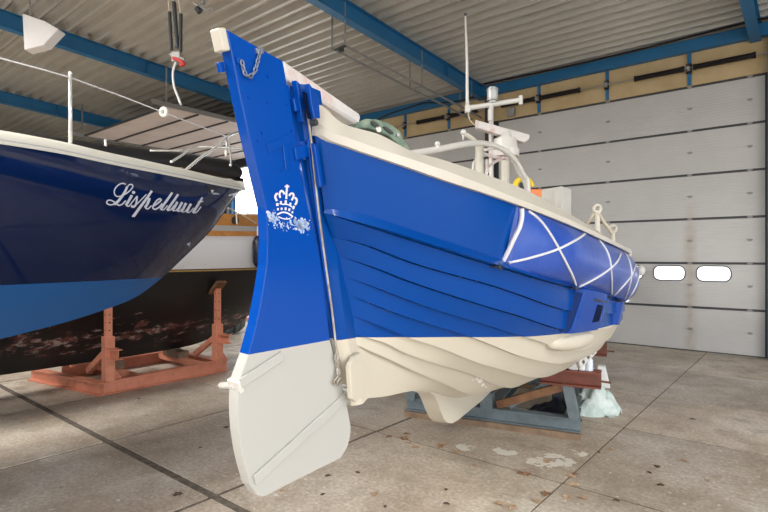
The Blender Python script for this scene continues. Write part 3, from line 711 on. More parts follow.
p = pxd(479.5, 180, 5.2); q = pxd(479.5, 142, 5.2); p.z = 2.15; pipe('deck_post', [p, q], .043, 'cream')
pipe('post_arm', [pxd(479, 146, 5.2), pxd(472, 139, 5.15), pxd(464.5, 134, 5.1)], .026, 'cream')
b = MB(); b.ball(pxd(463.5, 132.5, 5.1), .03, 8); b.cyl(pxd(463, 134, 5.1), pxd(463, 140, 5.1), .01); b.build('arm_shackle', 'white', LB, smooth=True)
# cradle of pipes below the radar
for pts in ([(473,176,5.3),(476,160,5.4),(486,155,5.6)], [(486,176,5.3),(492,164,5.5),(504,157,5.7)], [(482,153,5.4),(494,157,5.6),(508,159,5.8)], [(484,150,5.5),(496,148,5.7),(508,150,5.8)], [(487,160,5.4),(487,172,5.3)]):
    g = [pxd(*q) for q in pts]
    if len(pts) == 3 and pts[0][1] > 170: g = [Vector((g[0].x, g[0].y, 2.15))] + g
    pipe('pipe_bracket', g, .017, 'pinkwhite')
# mast with crossbar, lamp, antenna
mb_ = pxd(491.5, 160, 6.3); mt = pxd(491, 99, 6.3); mb_.z = 2.15
pipe('mast', [mb_, mt], .03, 'pinkwhite')
b = MB(); b.cyl(pxd(466, 108.5, 6.3), pxd(520, 100, 6.3), .03); b.build('crossbar', 'white', LB, smooth=60)
b = MB(); b.cyl(pxd(520.5, 95.8, 6.3), pxd(520.8, 104.5, 6.3), .026); b.build('crossbar_end', 'white', LB, smooth=60)
b = MB(); b.box(pxd(467.5, 109, 6.3), c2w(.03,0,0), c2w(0,.03,0), UP*.045); b.build('antenna_foot', 'white', LB, bevel=.008)
an = MB(); an.tube([pxd(467.5, 107, 6.3), pxd(467.2, 98, 6.3), pxd(467, 60, 6.3), pxd(465.5, 16, 6.3)], [.026, .02, .017, .012], 8); an.build('antenna', 'white', LB, smooth=True)
an = MB(); an.cyl(pxd(465.5, 16, 6.3), pxd(465.4, 13.5, 6.3), .017); an.build('antenna_tip', 'dark', LB)
b = MB(); b.cyl(pxd(492.5, 101, 6.3), pxd(492.5, 89, 6.3), .065, n=16); b.cyl(pxd(492.5, 89, 6.3), pxd(492.5, 87.5, 6.3), .045, n=16); b.cyl(pxd(492.5, 103, 6.3), pxd(492.5, 101, 6.3), .05); b.build('masthead_lamp', 'glasslamp', LB, smooth=40)
for yy in (90, 100): b = MB(); b.cyl(pxd(492.5, yy+1, 6.3), pxd(492.5, yy-1, 6.3), .07, n=16); b.build('lamp_ring', 'galv', LB, smooth=40)
b = MB(); b.box(pxd(489.8, 115, 6.22), c2w(.02,0,0), c2w(0,.03,0), UP*.07); b.build('mast_cleat', 'white', LB, bevel=.008)
pipe('antenna_cable', [pxd(468, 112, 6.28), pxd(470, 120, 6.28), pxd(476, 126, 6.28), pxd(489, 132, 6.26)], .007, 'oldrope')
# radar bar and its gearbox
rb = MB(); a, b_ = pxd(475, 123.5, 6.0), pxd(530, 138, 6.35); ax = (b_-a)/2; nrm = c2w(0.1, 1, 0).normalized()
rb.prism([pxd(475.5, 119.5, 6.0), pxd(530, 134.5, 6.3), pxd(529, 139.5, 6.3), pxd(524, 142.5, 6.28), pxd(476, 127.5, 6.0)], nrm*.12); rb.build('radar_bar', 'pinkwhite', LB, bevel=.012)
b = MB(); b.cyl(pxd(505, 150, 6.2), pxd(505, 139, 6.2), .15, .13, n=20); b.cyl(pxd(505, 139, 6.2), pxd(505, 131.5, 6.2), .09, .06, n=16); b.build('radar_gearbox', 'white', LB, smooth=40)
b = MB(); b.cyl(pxd(505, 157, 6.2), pxd(505, 150, 6.2), .16, .17, n=20); b.build('radar_base', 'pinkwhite', LB, smooth=40)
pt = pxd(505, 157, 6.2); b = MB(); b.cyl(Vector((pt.x, pt.y, 2.15)), pt, .05); b.build('radar_pedestal', 'cream', LB)
# lifebuoy light, orange box and white locker
b = MB(); c = pxd(523.5, 187, 6.6); r0 = .105; rows = []
for i in range(25):
    an_ = math.pi*(i/24); rows.append([c + c2w(1,0,0)*(r0+.035*math.cos(q))*math.cos(an_)*1.0 + UP*(r0+.035*math.cos(q))*math.sin(an_) + c2w(0,1,0)*.035*math.sin(q) for q in np.linspace(0, 2*math.pi, 11)[:-1]])
b.grid(rows, closed=True); b.build('lifebuoy_ring', 'yellow', LB, smooth=True)
b = MB(); b.box(pxd(523.5, 186.5, 6.6), c2w(.045,0,0), c2w(0,.04,0), UP*.05); b.build('buoy_lamp', 'dark', LB, bevel=.01)
b = MB(); b.box(pxd(527, 196, 6.6), c2w(.17,0,0), c2w(0,.07,0), UP*.08); b.build('buoy_box', 'orange', LB, bevel=.015)
bx = MB(); a0, a1, a2 = pxd(541.5, 186.5, 5.9), pxd(562, 186, 5.6), pxd(571.5, 188.5, 5.85)
def dn(p, z): return Vector((p.x, p.y, z))
a3 = a0+(a2-a1); zt = a1.z
bx.prism([dn(q, zt) for q in (a0, a1, a2, a3)], UP*(2.14-zt)); bx.build('white_locker', 'white', LB, bevel=.01)
# stanchions with rope near the midships
for (px, yt, yb, d) in ((597.3, 212, 232, 5.6), (612.5, 232, 243, 5.75)):
    p0 = pxd(px+.5, yb+4, d); p1 = pxd(px, yt, d); b = MB(); b.cyl(p0, p1, .03, .024); b.build('stanchion', 'cream', LB, smooth=60)
    b = MB(); c = p1+UP*.035; b.tube([c+c2w(1,0,0)*.038*math.cos(q)+UP*.038*math.sin(q) for q in np.linspace(0, 2*math.pi, 13)[:-1]], .018, 7, closed=True); b.build('stanchion_eye', 'cream', LB, smooth=True)
for g in ([(597, 210, 5.6), (591, 219, 5.65), (586, 225, 5.7)], [(598, 213, 5.58), (605, 224, 5.65), (612, 233, 5.72)]):
    pipe('hand_rope', [pxd(*q) for q in g], .02, 'oldrope')
for (px, py, d) in ((627, 253, 5.95), (640.5, 270.5, 6.05)):
    b = MB(); b.ball(pxd(px, py, d), .05, 8, (1, 1, 1.2)); b.build('rail_knob', 'white', LB, smooth=True)
# white drip of paint on hull and green fairing
fg = MB(); PG = bw(-.15, .27, 0); PGN = (bw(.32, .60, 0)-PG).cross(UP).normalized()
if PGN.dot(CAMP-PG) < 0: PGN = -PGN
outl = [(352,131),(358,122),(366,118.5),(376,119),(386,121.5),(394,126),(400,131),(404,139),(410,149),(412,152),(402,148),(396,142),(388,136),(378,131.5),(368,128.5),(360,128.5),(354,132)]
poly = [on_plane(px, py, PG, PGN) for px, py in outl]; fg.prism(poly, PGN*-.12); fg.build('green_fairing', 'green', LB, bevel=.02)
for (px, py, a, b_, m) in ((374.5, 124.5, .026, .011, 'black_trim'), (388, 130.5, .034, .009, 'black_trim'), (378, 129.5, .016, .015, 'white'), (397.5, 135, .01, .01, 'galv')):
    c = on_plane(px, py, PG, PGN)+PGN*.002; e = MB(); th_ = (bw(.32, .60, 0)-PG).normalized(); ta = th_*.9-UP*.43; tb = th_*.43+UP*.9
    e.prism([c+ta*a*math.cos(q)+tb*b_*math.sin(q) for q in np.linspace(0, 2*math.pi, 17)[:-1]], PGN*.006); e.build('fairing_hole' if m == 'black_trim' else 'fairing_bolt', m, LB)
b = MB(); poly = [on_plane(px, py, PG, PGN) for px, py in ((341,124.5),(352,128),(358,131),(354,132.5),(343,128.5))]; b.prism(poly, PGN*-.06); b.build('timber_chock', 'wood', LB)

# ------------------------------------------------------------------ rudder (hangs on the sternpost irons)
A0 = c2w(-.226, 2.94, 1.27)-FWD*.05; A1 = c2w(-.466, 2.39, 2.95)-FWD*.05; AX = (A1-A0).normalized()
E0 = (-FWD + AX*FWD.dot(AX)).normalized(); PORT = -STB; TH = math.radians(13)
EE = (E0*math.cos(TH) + PORT*math.sin(TH)).normalized(); EE = (EE-AX*EE.dot(AX)).normalized()
NN = EE.cross(AX).normalized()
if NN.dot(CAMP-A0) < 0: NN = -NN
HT = .031; RP = A0+NN*HT
def rp(px, py, off=0.): return on_plane(px, py, RP, NN)+NN*off
RUD = root('rudder', A0, 'tall blue and white rudder hung behind the lifeboat stern', 'rudder')
ro = [(226,29),(283,61),(291,104),(295,133),(303,185),(317,245),(322,266),(330,340),(338,370),(344,392),(348,410),(351,427),(350.5,436),(348,446),(341,458),(300,478.5),(272,493),(264,497),(257,495.5),(250,485),(245,468),(241.5,452),(238.5,432),(237.5,415),(237.5,398),(239,381),(248,356),(256,326),(262.5,292),(266.5,266),(267.5,240),(266,208),(257,170),(248,133),(239,91),(231,51)]
w1, w2 = rp(249.5, 354.5), rp(330, 340); ld = (w2-w1).normalized(); pn = NN.cross(ld).normalized()
if pn.z < 0: pn = -pn
rpaint = lambda v: (v-w1).dot(pn)
r = MB(); r.prism([rp(*q) for q in ro], -NN*2*HT); r.build('rudder_blade', 'rudder', RUD, bevel=.005, attr=rpaint)
def strap(p, q, wpx, name='rudder_strap', th=.014, m='rudder'):
    a, b = rp(*p), rp(*q); d = (b-a).normalized(); s = NN.cross(d)*wpx; k = MB()
    k.prism([a+s, b+s, b-s, a-s], NN*th); return k.build(name, m, RUD, bevel=.004, attr=rpaint)
strap((253.5, 480), (347, 394.5), .028); strap((239.5, 383), (281, 355.5), .024)
strap((290, 139), (267, 148), .02, 'hinge_strap', .008); strap((284, 142), (287, 169), .016, 'hinge_strap', .008)
# stock tube, pintles and lanyard wire
k = MB(); k.tube([A1-AX*.12+FWD*.03, A0+AX*.18+FWD*.03], .022, 10); k.build('rudder_stock', 'rudder', RUD, smooth=True, attr=rpaint)
for (px, py) in ((301, 152), (346, 396), (300, 104)):
    c = on_plane(px, py, RP, NN)-NN*HT; k = MB(); k.box(c, EE*.05, AX*.03, NN*.045); k.cyl(c-AX*.045-EE*.045, c+AX*.045-EE*.045, .024); k.build('pintle', 'rudder', RUD, bevel=.005, attr=rpaint)
k = MB(); k.tube(smooth_path([rp(px, py, .02) for px, py in ((303.5, 108), (308, 140), (311.5, 175), (316, 215), (322, 260), (329, 310), (334, 355), (335.5, 372))]), .006, 6); k.build('lanyard_wire', 'rustwire', RUD, smooth=True)
k = MB(); k.tube(smooth_path([rp(px, py, .012) for px, py in ((306, 140), (312, 190), (320, 250), (328, 305))]), .007, 6); k.build('lanyard_wire', 'blue', RUD, smooth=True)
for j, (px, py) in enumerate(((333.6, 357), (334.6, 364), (335.4, 371))):
    c = rp(px, py, .02); k = MB(); e1 = AX; e2 = NN if j % 2 else EE; k.tube([c+e1*.022*math.cos(q)+e2*.011*math.sin(q) for q in np.linspace(0, 2*math.pi, 11)[:-1]], .005, 5, closed=True); k.build('chain_link', 'rustwire', RUD, smooth=True)
for (px, py) in ((336.5, 381), (333.5, 380)):
    c = rp(px, py, .02); k = MB(); k.tube([c+EE*.019*math.cos(q)+AX*.02*math.sin(q)+NN*.006*math.sin(q) for q in np.linspace(0, 2*math.pi, 15)[:-1]], .006, 6, closed=True); k.build('end_ring', 'rustwire', RUD, smooth=True)
# white spigot low on the trailing edge
c = rp(240, 387, 0)-NN*HT; k = MB(); p1 = pxd(220, 385.5, 2.45); k.tube([c, c+(p1-c)*.35, c+(p1-c)*.9, p1], [.02, .017, .016, .009], 10); k.build('trailing_spigot', 'white', RUD, smooth=50)
k = MB(); k.box(c+AX*.0, EE*.012, AX*.028, NN*(HT+.008)); k.build('spigot_plate', 'white', RUD, bevel=.004)
# bumper block at the rudder head and blue lug
e0 = rp(228.5, 39, 0)-NN*HT; k = MB(); k.box(e0+EE*.018, EE*.019, AX*.044, NN*.03); k.build('head_block', 'cream', RUD, bevel=.007)
e0 = rp(232, 65, 0)-NN*(2*HT); k = MB(); k.box(e0+EE*.006-NN*.004, EE*.012, AX*.02, NN*.012); k.build('edge_lug', 'blue', RUD, bevel=.004)
# tiller
tl = MB(); TP = c2w(-.466, 2.39, 2.9); a = rp(283, 62); 
def tp(px, py, d): return pxd(px, py, d)
T1 = [tp(282.5, 60, 2.42), tp(289, 81, 2.42), tp(353, 124, 2.86), tp(359, 123, 2.88), tp(361, 117, 2.88), tp(359, 113.5, 2.88)]
lat = (c2w(.752, -.573, 0)).normalized()*-.07
tl.prism(T1, lat); TIL = tag(tl.build('tiller', 'pinkwhite', bevel=.008), 'white and pink painted wooden tiller fixed to the rudder head', 'tiller')
# bolts and scars on the rudder face
for (px, py) in ((268, 76), (248.5, 97), (267.5, 102), (285, 84.5), (287.5, 104), (291, 131), (258, 140.5), (269, 152), (281.5, 170), (283, 158), (262, 133), (276, 145), (288.5, 152)):
    c = rp(px, py, 0); k = MB(); k.cyl(c-NN*.005, c+NN*.006, .009, .006, n=10); k.build('rudder_bolt', 'blue', RUD, smooth=60)
# chain at the rudder head
cp = smooth_path([rp(258, 51, .015), rp(256.5, 57, .015), rp(254.5, 65, .015), rp(252, 73, .015), rp(246.5, 77.5, .015), rp(242.5, 74, .015), rp(240.5, 67, .015), rp(239.5, 61, .015)], 3)
CH = root('safety_chain', rp(256, 60, .015), 'short galvanised chain hanging on the blue rudder head', 'chain')
tot = sum((b-a).length for a, b in zip(cp, cp[1:])); NL = 11
def along(dst):
    for a, b in zip(cp, cp[1:]):
        L_ = (b-a).length
        if dst <= L_: return a+(b-a)*(dst/L_)
        dst -= L_
    return cp[-1]
for i in range(NL):
    q0, q1 = along(tot*i/NL), along(tot*(i+1)/NL); dd = (q1-q0).normalized(); m_ = (q0+q1)/2; hl = tot/NL*.62; e2 = NN if i % 2 else NN.cross(dd)
    k = MB(); k.tube([m_+dd*hl*math.cos(q)+e2*.008*math.sin(q) for q in np.linspace(0, 2*math.pi, 11)[:-1]], .0035, 5, closed=True); k.build('chain_link', 'chrome', CH, smooth=True)
for (px, py) in ((258.5, 51), (239.5, 60.5)):
    c = rp(px, py, .004); k = MB(); k.box(c, EE*.02, AX*.012, NN*.008); k.build('chain_plate', 'chrome' if px > 250 else 'blue', CH, bevel=.003)
# crown emblem and scuffed band
cr = MB()
def cpx(x, y): return (265+x/8.533, 175+y/8.533)
def ribbon(mb, pts, w, surf):
    P = [Vector(p).to_2d() if len(p) == 3 else Vector(p) for p in pts]
    if len(P) > 2:
        P = [Vector(q).to_2d() for q in smooth_path([(p[0], p[1], 0) for p in P], 4)]
    L_, R_ = [], []
    for i, p in enumerate(P):
        t = (P[min(i+1, len(P)-1)]-P[max(i-1, 0)]).normalized(); n = Vector((-t.y, t.x)); f = i/(len(P)-1); ww = w[0]+(w[1]-w[0])*f if isinstance(w, tuple) else w
        L_.append(surf(*(p+n*ww/2))); R_.append(surf(*(p-n*ww/2)))
    if all(x is not None for x in L_+R_): mb.grid([L_, R_])
sf = lambda x, y: rp(x, y, .0015)
for pts, w in (([(186,82),(184,140)], 2.0), ([(166,98),(206,98)], 1.6), ([(182,135),(180,205)], 2.0), ([(100,222),(86,190),(93,165),(108,158)], 2.1), ([(128,195),(122,160),(138,134),(158,150),(164,165)], 1.9),
               ([(204,178),(216,160),(236,158),(242,180),(226,216)], 1.9), ([(250,192),(268,208),(266,236),(254,255)], 2.1),
               ([(122,244),(152,250),(192,252),(232,274)], 1.3), ([(100,338),(150,318),(196,328),(236,356)], 1.6), ([(112,356),(146,370),(182,376),(212,372)], 1.2),
               ([(103,240),(104,264)], 2.4), ([(108,282),(109,302)], 1.8), ([(134,222),(135,250)], 1.9), ([(140,278),(140,298)], 1.9), ([(176,216),(174,248)], 2.2), ([(174,276),(174,300)], 1.9), ([(216,236),(212,266)], 2.0), ([(207,284),(204,308)], 2.0), ([(246,264),(238,292)], 2.0), ([(234,308),(230,328)], 1.7)):
    ribbon(cr, [cpx(*p) for p in pts], w, sf)
cr.build('crown_emblem', 'letter', RUD)
sk = MB(); rr = random.Random(5)
for i in range(230):
    u = rr.random(); v = rr.gauss(0, .3)
    wgt = .5+.5*math.sin(u*9+1.3)
    if rr.random() > .55+.45*wgt: continue
    x = 267.5+u*45; yc = 217+u*11+ (4 if .2 < u < .45 else 0); y = yc+v*11; a = rr.uniform(.4, 1.5)*(.5+.8*wgt); b_ = a*rr.uniform(.5, 2.2); n = 7
    if x > 310: continue
    pts = [sf(x+a*math.cos(q)*rr.uniform(.6, 1.2), y+b_*math.sin(q)*rr.uniform(.6, 1.2)) for q in np.linspace(0, 2*math.pi, n+1)[:-1]]; sk.add(pts, [tuple(range(n))])
M['scuff'] = mat('scuffed bare paint', (.52, .60, .74), .5, noise=(40, (.16, .32, .64), .4, .65)); sk.build('scuffed_band', 'scuff', RUD)

# ================================================================== LIFEBOAT CRADLE
def bp(px, py, z):   # point on the level z
    return on_plane(px, py, Vector((0, 0, z)), UP)
CR = root('boat_cradle', bw(3.2, 0, 0), 'grey blue steel cradle with red brown cross beams under the lifeboat', 'cradle')
fl_, fr_ = bp(404, 416.5, 0), bp(580, 441, 0)
fdir = (fr_-fl_).normalized(); bk = Vector((-fdir.y, fdir.x, 0));
if bk.dot(FWD) < 0: bk = -bk
LEN = 2.05
def cb(a, b_, w, h, name, m, up=(0,0,1)): k = MB(); k.ibeam(a, b_, w, h, .012, up); return k.build(name, m, CR)
W_ = (fr_-fl_).length
for off in (0, LEN):
    o = bk*(off+.1); k = MB(); k.beam(fl_+o+UP*.035, fr_+o+UP*.035, .2, .07); k.build('timber_skid', 'wood', CR)
    cb(fl_+o+UP*.15, fr_+o+UP*.15, .14, .15, 'cross_member', 'greyblue')
    cen = (fl_+fr_)/2+o
    for sg, P in ((-1, fl_), (1, fr_)):
        base = P+o-fdir*sg*.06
        k = MB(); topz = .60; k.beam(base+UP*.2, base-fdir*sg*.08+UP*topz, .11, .11, up=bk); k.build('upright', 'greyblue', CR)
        e0 = cen+fdir*sg*1.27+bk*.0; e1 = cen+fdir*sg*.62
        k = MB(); k.ibeam(e1+UP*.68, e0+UP*.68, .2, .18, .02); k.build('cross_beam', 'rust', CR)
        k = MB(); k.beam(cen+fdir*sg*.12+UP*.27-bk*.02, cen+fdir*sg*.9+UP*.58-bk*.02, .05, .09); k.build('angle_brace', 'rustiron', CR)
        k = MB(); k.beam(cen+fdir*sg*.25+UP*.24+bk*.07, cen+fdir*sg*.7+UP*.59+bk*.07, .06, .06); k.build('angle_brace', 'greyblue', CR)
        k = MB(); k.cyl(e0+UP*.66, e0+fdir*sg*.1+UP*.655, .012); k.build('tie_rod', 'rustiron', CR)
    k = MB(); k.box(cen+UP*.318, fdir*.07, bk*.09, UP*.095); k.build('keel_block', 'greyblue', CR)
for sg, P in ((-1, fl_), (1, fr_)):
    b0 = P-fdir*sg*.12; cb(b0+bk*.15+UP*.15, b0+bk*(LEN+.05)+UP*.15, .13, .14, 'side_member', 'greyblue')
cen = (fl_+fr_)/2; cb(cen+bk*.2+UP*.15, cen+bk*LEN+UP*.15, .14, .13, 'side_member', 'greyblue')
# stuff lying in and on the cradle
def cloth(name, c, sx, sy, hz, label, m, cat, seed, rot=0.):
    r_ = random.Random(seed); N = 22; rows = []; ph = [r_.uniform(0, 6) for _ in range(8)]
    ca, sa = math.cos(rot), math.sin(rot)
    for i in range(N+1):
        row = []
        for k in range(N+1):
            u, v = i/N*2-1, k/N*2-1; rad = min(1, math.sqrt(u*u+v*v)); h = hz*max(0, 1-rad**1.6)
            w = .18*hz*(math.sin(7*u+ph[0]+2*v)+math.sin(9*v+ph[1]-3*u)+.7*math.sin(14*(u+v)+ph[2]))
            sc = 1+.15*math.sin(3*math.atan2(v, u)+ph[3])
            x, y = u*sx*sc, v*sy*sc
            row.append(Vector(c)+Vector((x*ca-y*sa, x*sa+y*ca, max(.004, h+w*(1-rad*.6)+.03*(1-rad)))))
        rows.append(row)
    k = MB(); k.grid(rows); o = k.build(name, m, smooth=True); sm = o.modifiers.new('thick', 'SOLIDIFY'); sm.thickness = .008; sm.offset = 1
    return tag(o, label, cat)
c = on_floor(597, 420); cloth('tarp_cloth', c+bk*.36-fdir*.05, .30, .24, .40, 'crumpled pale green cloth heaped behind the cradle upright', 'cloth', 'cloth', 4, .4)
c = on_floor(562, 421); cloth('rubbish_bag', c+bk*.3-fdir*.1, .3, .2, .13, 'dark plastic sheet lying inside the cradle', 'bluebag', 'bag', 8, .2)
c = on_floor(562, 420)+bk*.55; k = MB(); tb = root('storage_tub', c, 'black storage tub standing behind the cradle upright', 'tub')
k.prism([c+fdir*a+bk*b_ for a, b_ in ((-.17,-.15),(.17,-.15),(.17,.15),(-.17,.15))], UP*.42); k.build('tub_body', 'dark', tb, bevel=.015)
k = MB(); k.box(c+UP*.43, fdir*.19, bk*.17, UP*.015); k.build('tub_lid', 'bluebag', tb, bevel=.006)
btop = (fl_+fr_)/2+bk*.1+UP*.77
bc = btop+fdir*1.14; wb = root('water_bottle', bc, 'milky plastic bottle with blue cap standing on the cross beam', 'bottle')
k = MB(); k.tube([bc, bc+UP*.12, bc+UP*.15, bc+UP*.165], [.045, .045, .02, .018], 14); k.build('bottle_body', 'clear', wb, smooth=50)
k = MB(); k.cyl(bc+UP*.165, bc+UP*.195, .022); k.build('bottle_cap', 'bluecap', wb, smooth=50)
for q, (a, w, h, lab) in enumerate(((.98, .05, .1, 'white foam pad beside the bottle on the cross beam'), (1.07, .03, .07, 'small white foam wedge touching the bottle on the cross beam'))):
    k = MB(); k.box(btop+fdir*a+UP*h/2, fdir*w, bk*.05, UP*h/2); tag(k.build('foam_block', 'foam', bevel=.01), lab, 'foam block')
c = on_floor(603, 388); k = MB(); k.prism([c-fdir*.1, c+fdir*.1, c+fdir*.03+UP*.33, c-fdir*.08+UP*.33], bk*.15); tag(k.build('foam_wedge', 'foam', bevel=.01), 'tall white foam wedge standing beyond the cross beam end', 'foam block')
ps = root('perforated_strip', pxd(585, 358, 5.75), 'white perforated strip leaning between hull and cross beam', 'strip')
a_, b_ = pxd(578, 365, 5.7), pxd(594, 349, 5.85); k = MB(); k.beam(a_, b_, .05, .09); k.build('strip_bar', 'white', ps, bevel=.006)
for q in (.15, .45, .75):
    c = a_+(b_-a_)*q; k = MB(); k.beam(c, c+(b_-a_)*.13, .052, .04); k.build('strip_hole', 'greyplastic', ps)
c = on_floor(537, 425)+bk*.25-fdir*.2; k = MB(); k.prism([c+fdir*a+bk*b_ for a, b_ in ((-.1,-.06),(.12,-.05),(.1,.07),(-.11,.06))], UP*.05); tag(k.build('timber_offcut', 'wood', bevel=.006), 'short timber offcut lying inside the cradle', 'timber')

# ================================================================== NAVY YACHT
NX, NY0 = -5.94, 4.18
def nb(s): return float(np.interp(s, [0,.15,.5,1,1.5,2,2.6,3.2,4,5,6.5,8,9], [.03,.14,.36,.62,.82,.99,1.15,1.27,1.38,1.45,1.4,1.2,1.0]))
nbf = pchip([0,.15,.5,1,1.5,2,2.6,3.2,4,5,6.5,8,9], [.03,.14,.36,.62,.82,.99,1.15,1.27,1.38,1.45,1.4,1.2,1.0])
nprof = pchip([0,.06,.21,.46,.75,1.15,1.4,1.73,2.32,3.2,5,7,9], [2.92,2.86,2.67,2.36,2.09,1.75,1.585,1.47,1.33,1.2,1.12,1.3,1.7])
nsh = pchip([0,.5,1,2,2.6,4,6,9], [2.93,2.90,2.885,2.88,2.895,2.86,2.85,2.9])
def npnt(s, v, sg):
    zk, zs = nprof(s), nsh(s); b_ = nbf(s); q = 1.9; 
    w = 1-(1-v)**q; w = w*(.85+.15*v)
    return Vector((NX+sg*max(b_*w, .012), NY0-s, zk+(zs-zk)*v))
NV = root('navy_yacht', (NX, NY0-4, 0), 'glossy navy blue sailing yacht bow with white deck and script name', 'boat')
hn = MB(); SS = list(np.linspace(0, .5, 12)**1.3/ .5**.3)+list(np.linspace(.55, 3.2, 34))+list(np.linspace(3.4, 9, 24))
for sg in (1, -1): hn.grid([[npnt(s, k/20, sg) for k in range(21)] for s in SS])
hn.add([npnt(9, k/20, 1) for k in range(21)]+[npnt(9, k/20, -1) for k in range(20, -1, -1)], [tuple(range(42))])
nw0, nw1 = pxd(157, 282, 6.1).z, None
def npaint(v): return v.z-1.80
nh_o = hn.build('hull', 'navy', NV, smooth=True, attr=npaint)
bvn = BVHTree.FromPolygons([tuple(v) for v in hn.v], hn.f)
# moulding, bulwark and deck
mo = MB(); bl = MB(); de = MB(); gr = MB()
for sg in (1, -1):
    r1 = []; r2 = []; r3 = []
    for s in SS:
        b_ = max(nbf(s), .03); z = nsh(s); x = lambda t: NX+sg*t; yy = NY0-s+(.06 if s < .02 else 0)
        r1.append([Vector((x(b_-.01), yy, z-.0)), Vector((x(b_+.016), yy, z-.002)), Vector((x(b_+.018), yy, z+.022))])
        r3.append([Vector((x(b_+.018), yy, z+.022)), Vector((x(b_+.005), yy, z+.03)), Vector((x(b_+.004), yy, z+.036))])
        r2.append([Vector((x(b_+.002), yy, z+.036)), Vector((x(b_-.01), yy, z+.07)), Vector((x(max(b_-.10, 0)), yy, z+.125)), Vector((x(max(b_-.4, 0)), yy, z+.15)), Vector((x(0), yy, z+.17))])
    mo.grid(r1); gr.grid(r3); bl.grid(r2)
mo.build('rub_moulding', 'gelcoat', NV, smooth=40); gr.build('grey_moulding_line', 'grey_trim', NV); bl.build('deck', 'gelcoat', NV, smooth=True)
# fin keel and its prop stand (mostly out of the picture)
k = MB(); k.prism([Vector((NX+.1, NY0-s, z)) for s, z in ((3.6, 1.25), (5.6, 1.2), (5.5, .16), (4.2, .16))], (-.2, 0, 0)); k.build('fin_keel', 'navy', NV, bevel=.03, attr=lambda v: -1.)
sd = root('yacht_stand', (NX, NY0-4.8, 0), 'steel keel stand with timber under the navy yacht', 'stand')
k = MB(); k.abox(NX-.5, NX+.5, NY0-5.7, NY0-4.0, 0, .15); k.build('timber_base', 'wood', sd)
for sg in (1, -1):
    for s in (3.9, 5.9):
        h = npnt(s, .42, sg); k = MB(); k.beam((NX+sg*1.15, NY0-s, 0), h, .08, .08); k.build('prop', 'orange_steel', sd)
# writing on the bow
def nsurf(px, py):
    h = bvn.ray_cast(CAMP, ray(px, py).normalized())
    return None if h[0] is None else h[0]-ray(px, py).normalized()*.004
lt = MB()
c1 = lambda x, y: (100+x/11.633, 178+y/11.633); c2 = lambda x, y: (145+x/11.815, 180+y/11.815)
S1 = [([(300,74),(262,62),(215,80),(175,125),(166,170),(182,205),(215,216),(262,202),(318,172),(362,132),(382,100),(372,78),(345,76),(318,100)], 1.25), ([(318,98),(290,160),(240,235),(195,285),(165,304)], (2.2, 3.0)),
      ([(168,302),(120,313),(80,293),(90,262),(130,260),(178,288),(220,318),(262,302),(300,262)], 1.3), ([(372,200),(340,255),(302,318)], 2.6), ([(302,318),(335,328),(372,285),(430,212)], 1.2),
      ([(432,208),(428,250),(420,300),(395,334),(362,326)], (1.6, 2.4)), ([(420,315),(470,262),(540,190)], 1.1), ([(604,148),(545,235),(470,335),(388,448)], (2.3, 2.8)), ([(372,448),(412,436)], 1.5),
      ([(490,310),(540,245),(572,232)], 1.2), ([(576,232),(560,285),(524,345)], 2.6), ([(524,345),(555,360),(600,320)], 1.2)]
for p, w in S1: ribbon(lt, [c1(*q) for q in p], w, nsurf)
S2 = [([(95,312),(150,275),(188,240),(176,222),(145,238),(104,290),(92,325),(118,346),(165,322),(205,278)], 1.6), ([(322,148),(270,225),(215,300),(185,350)], (2.2, 2.7)), ([(185,350),(220,350),(268,300)], 1.1),
      ([(392,168),(340,245),(290,315),(262,360)], (2.2, 2.7)), ([(262,360),(300,352),(345,300)], 1.1), ([(384,258),(355,310),(325,362)], 2.5), ([(325,362),(365,358),(425,290)], 1.1), ([(440,262),(408,320),(382,372)], 2.5),
      ([(382,372),(415,366),(450,325)], 1.1), ([(486,272),(458,325),(432,376)], 2.5), ([(432,376),(470,374),(530,300)], 1.1), ([(544,280),(515,330),(492,382)], 2.5), ([(492,382),(530,380),(575,330)], 1.1),
      ([(680,205),(625,295),(566,388)], (2.0, 2.8)), ([(566,388),(612,378),(662,315)], 1.2), ([(622,262),(690,252)], 1.2)]
for p, w in S2: ribbon(lt, [c2(*q) for q in p], w, nsurf)
dot = c1(390, 168); pts = [nsurf(dot[0]+1.7*math.cos(q), dot[1]+1.6*math.sin(q)) for q in np.linspace(0, 2*math.pi, 13)[:-1]]; lt.add(pts, [tuple(range(12))])
lt.build('script_lettering', 'letter', NV)
for (tri, m) in (([(206,186.5),(217.5,186.8),(211.5,194.5)], 'black_trim'), ([(210.8,190),(213.8,190),(212.2,193.5)], 'letter'), ([(186.5,244),(190.5,242),(189.5,246.5)], 'letter')):
    k = MB(); q = [nsurf(*p) for p in tri]
    if all(x is not None for x in q):
        if m == 'letter': q = [x-ray(212, 190).normalized()*.006 for x in q]
        k.prism(q, -ray(212, 190).normalized()*.004); k.build('bow_badge', m, NV)
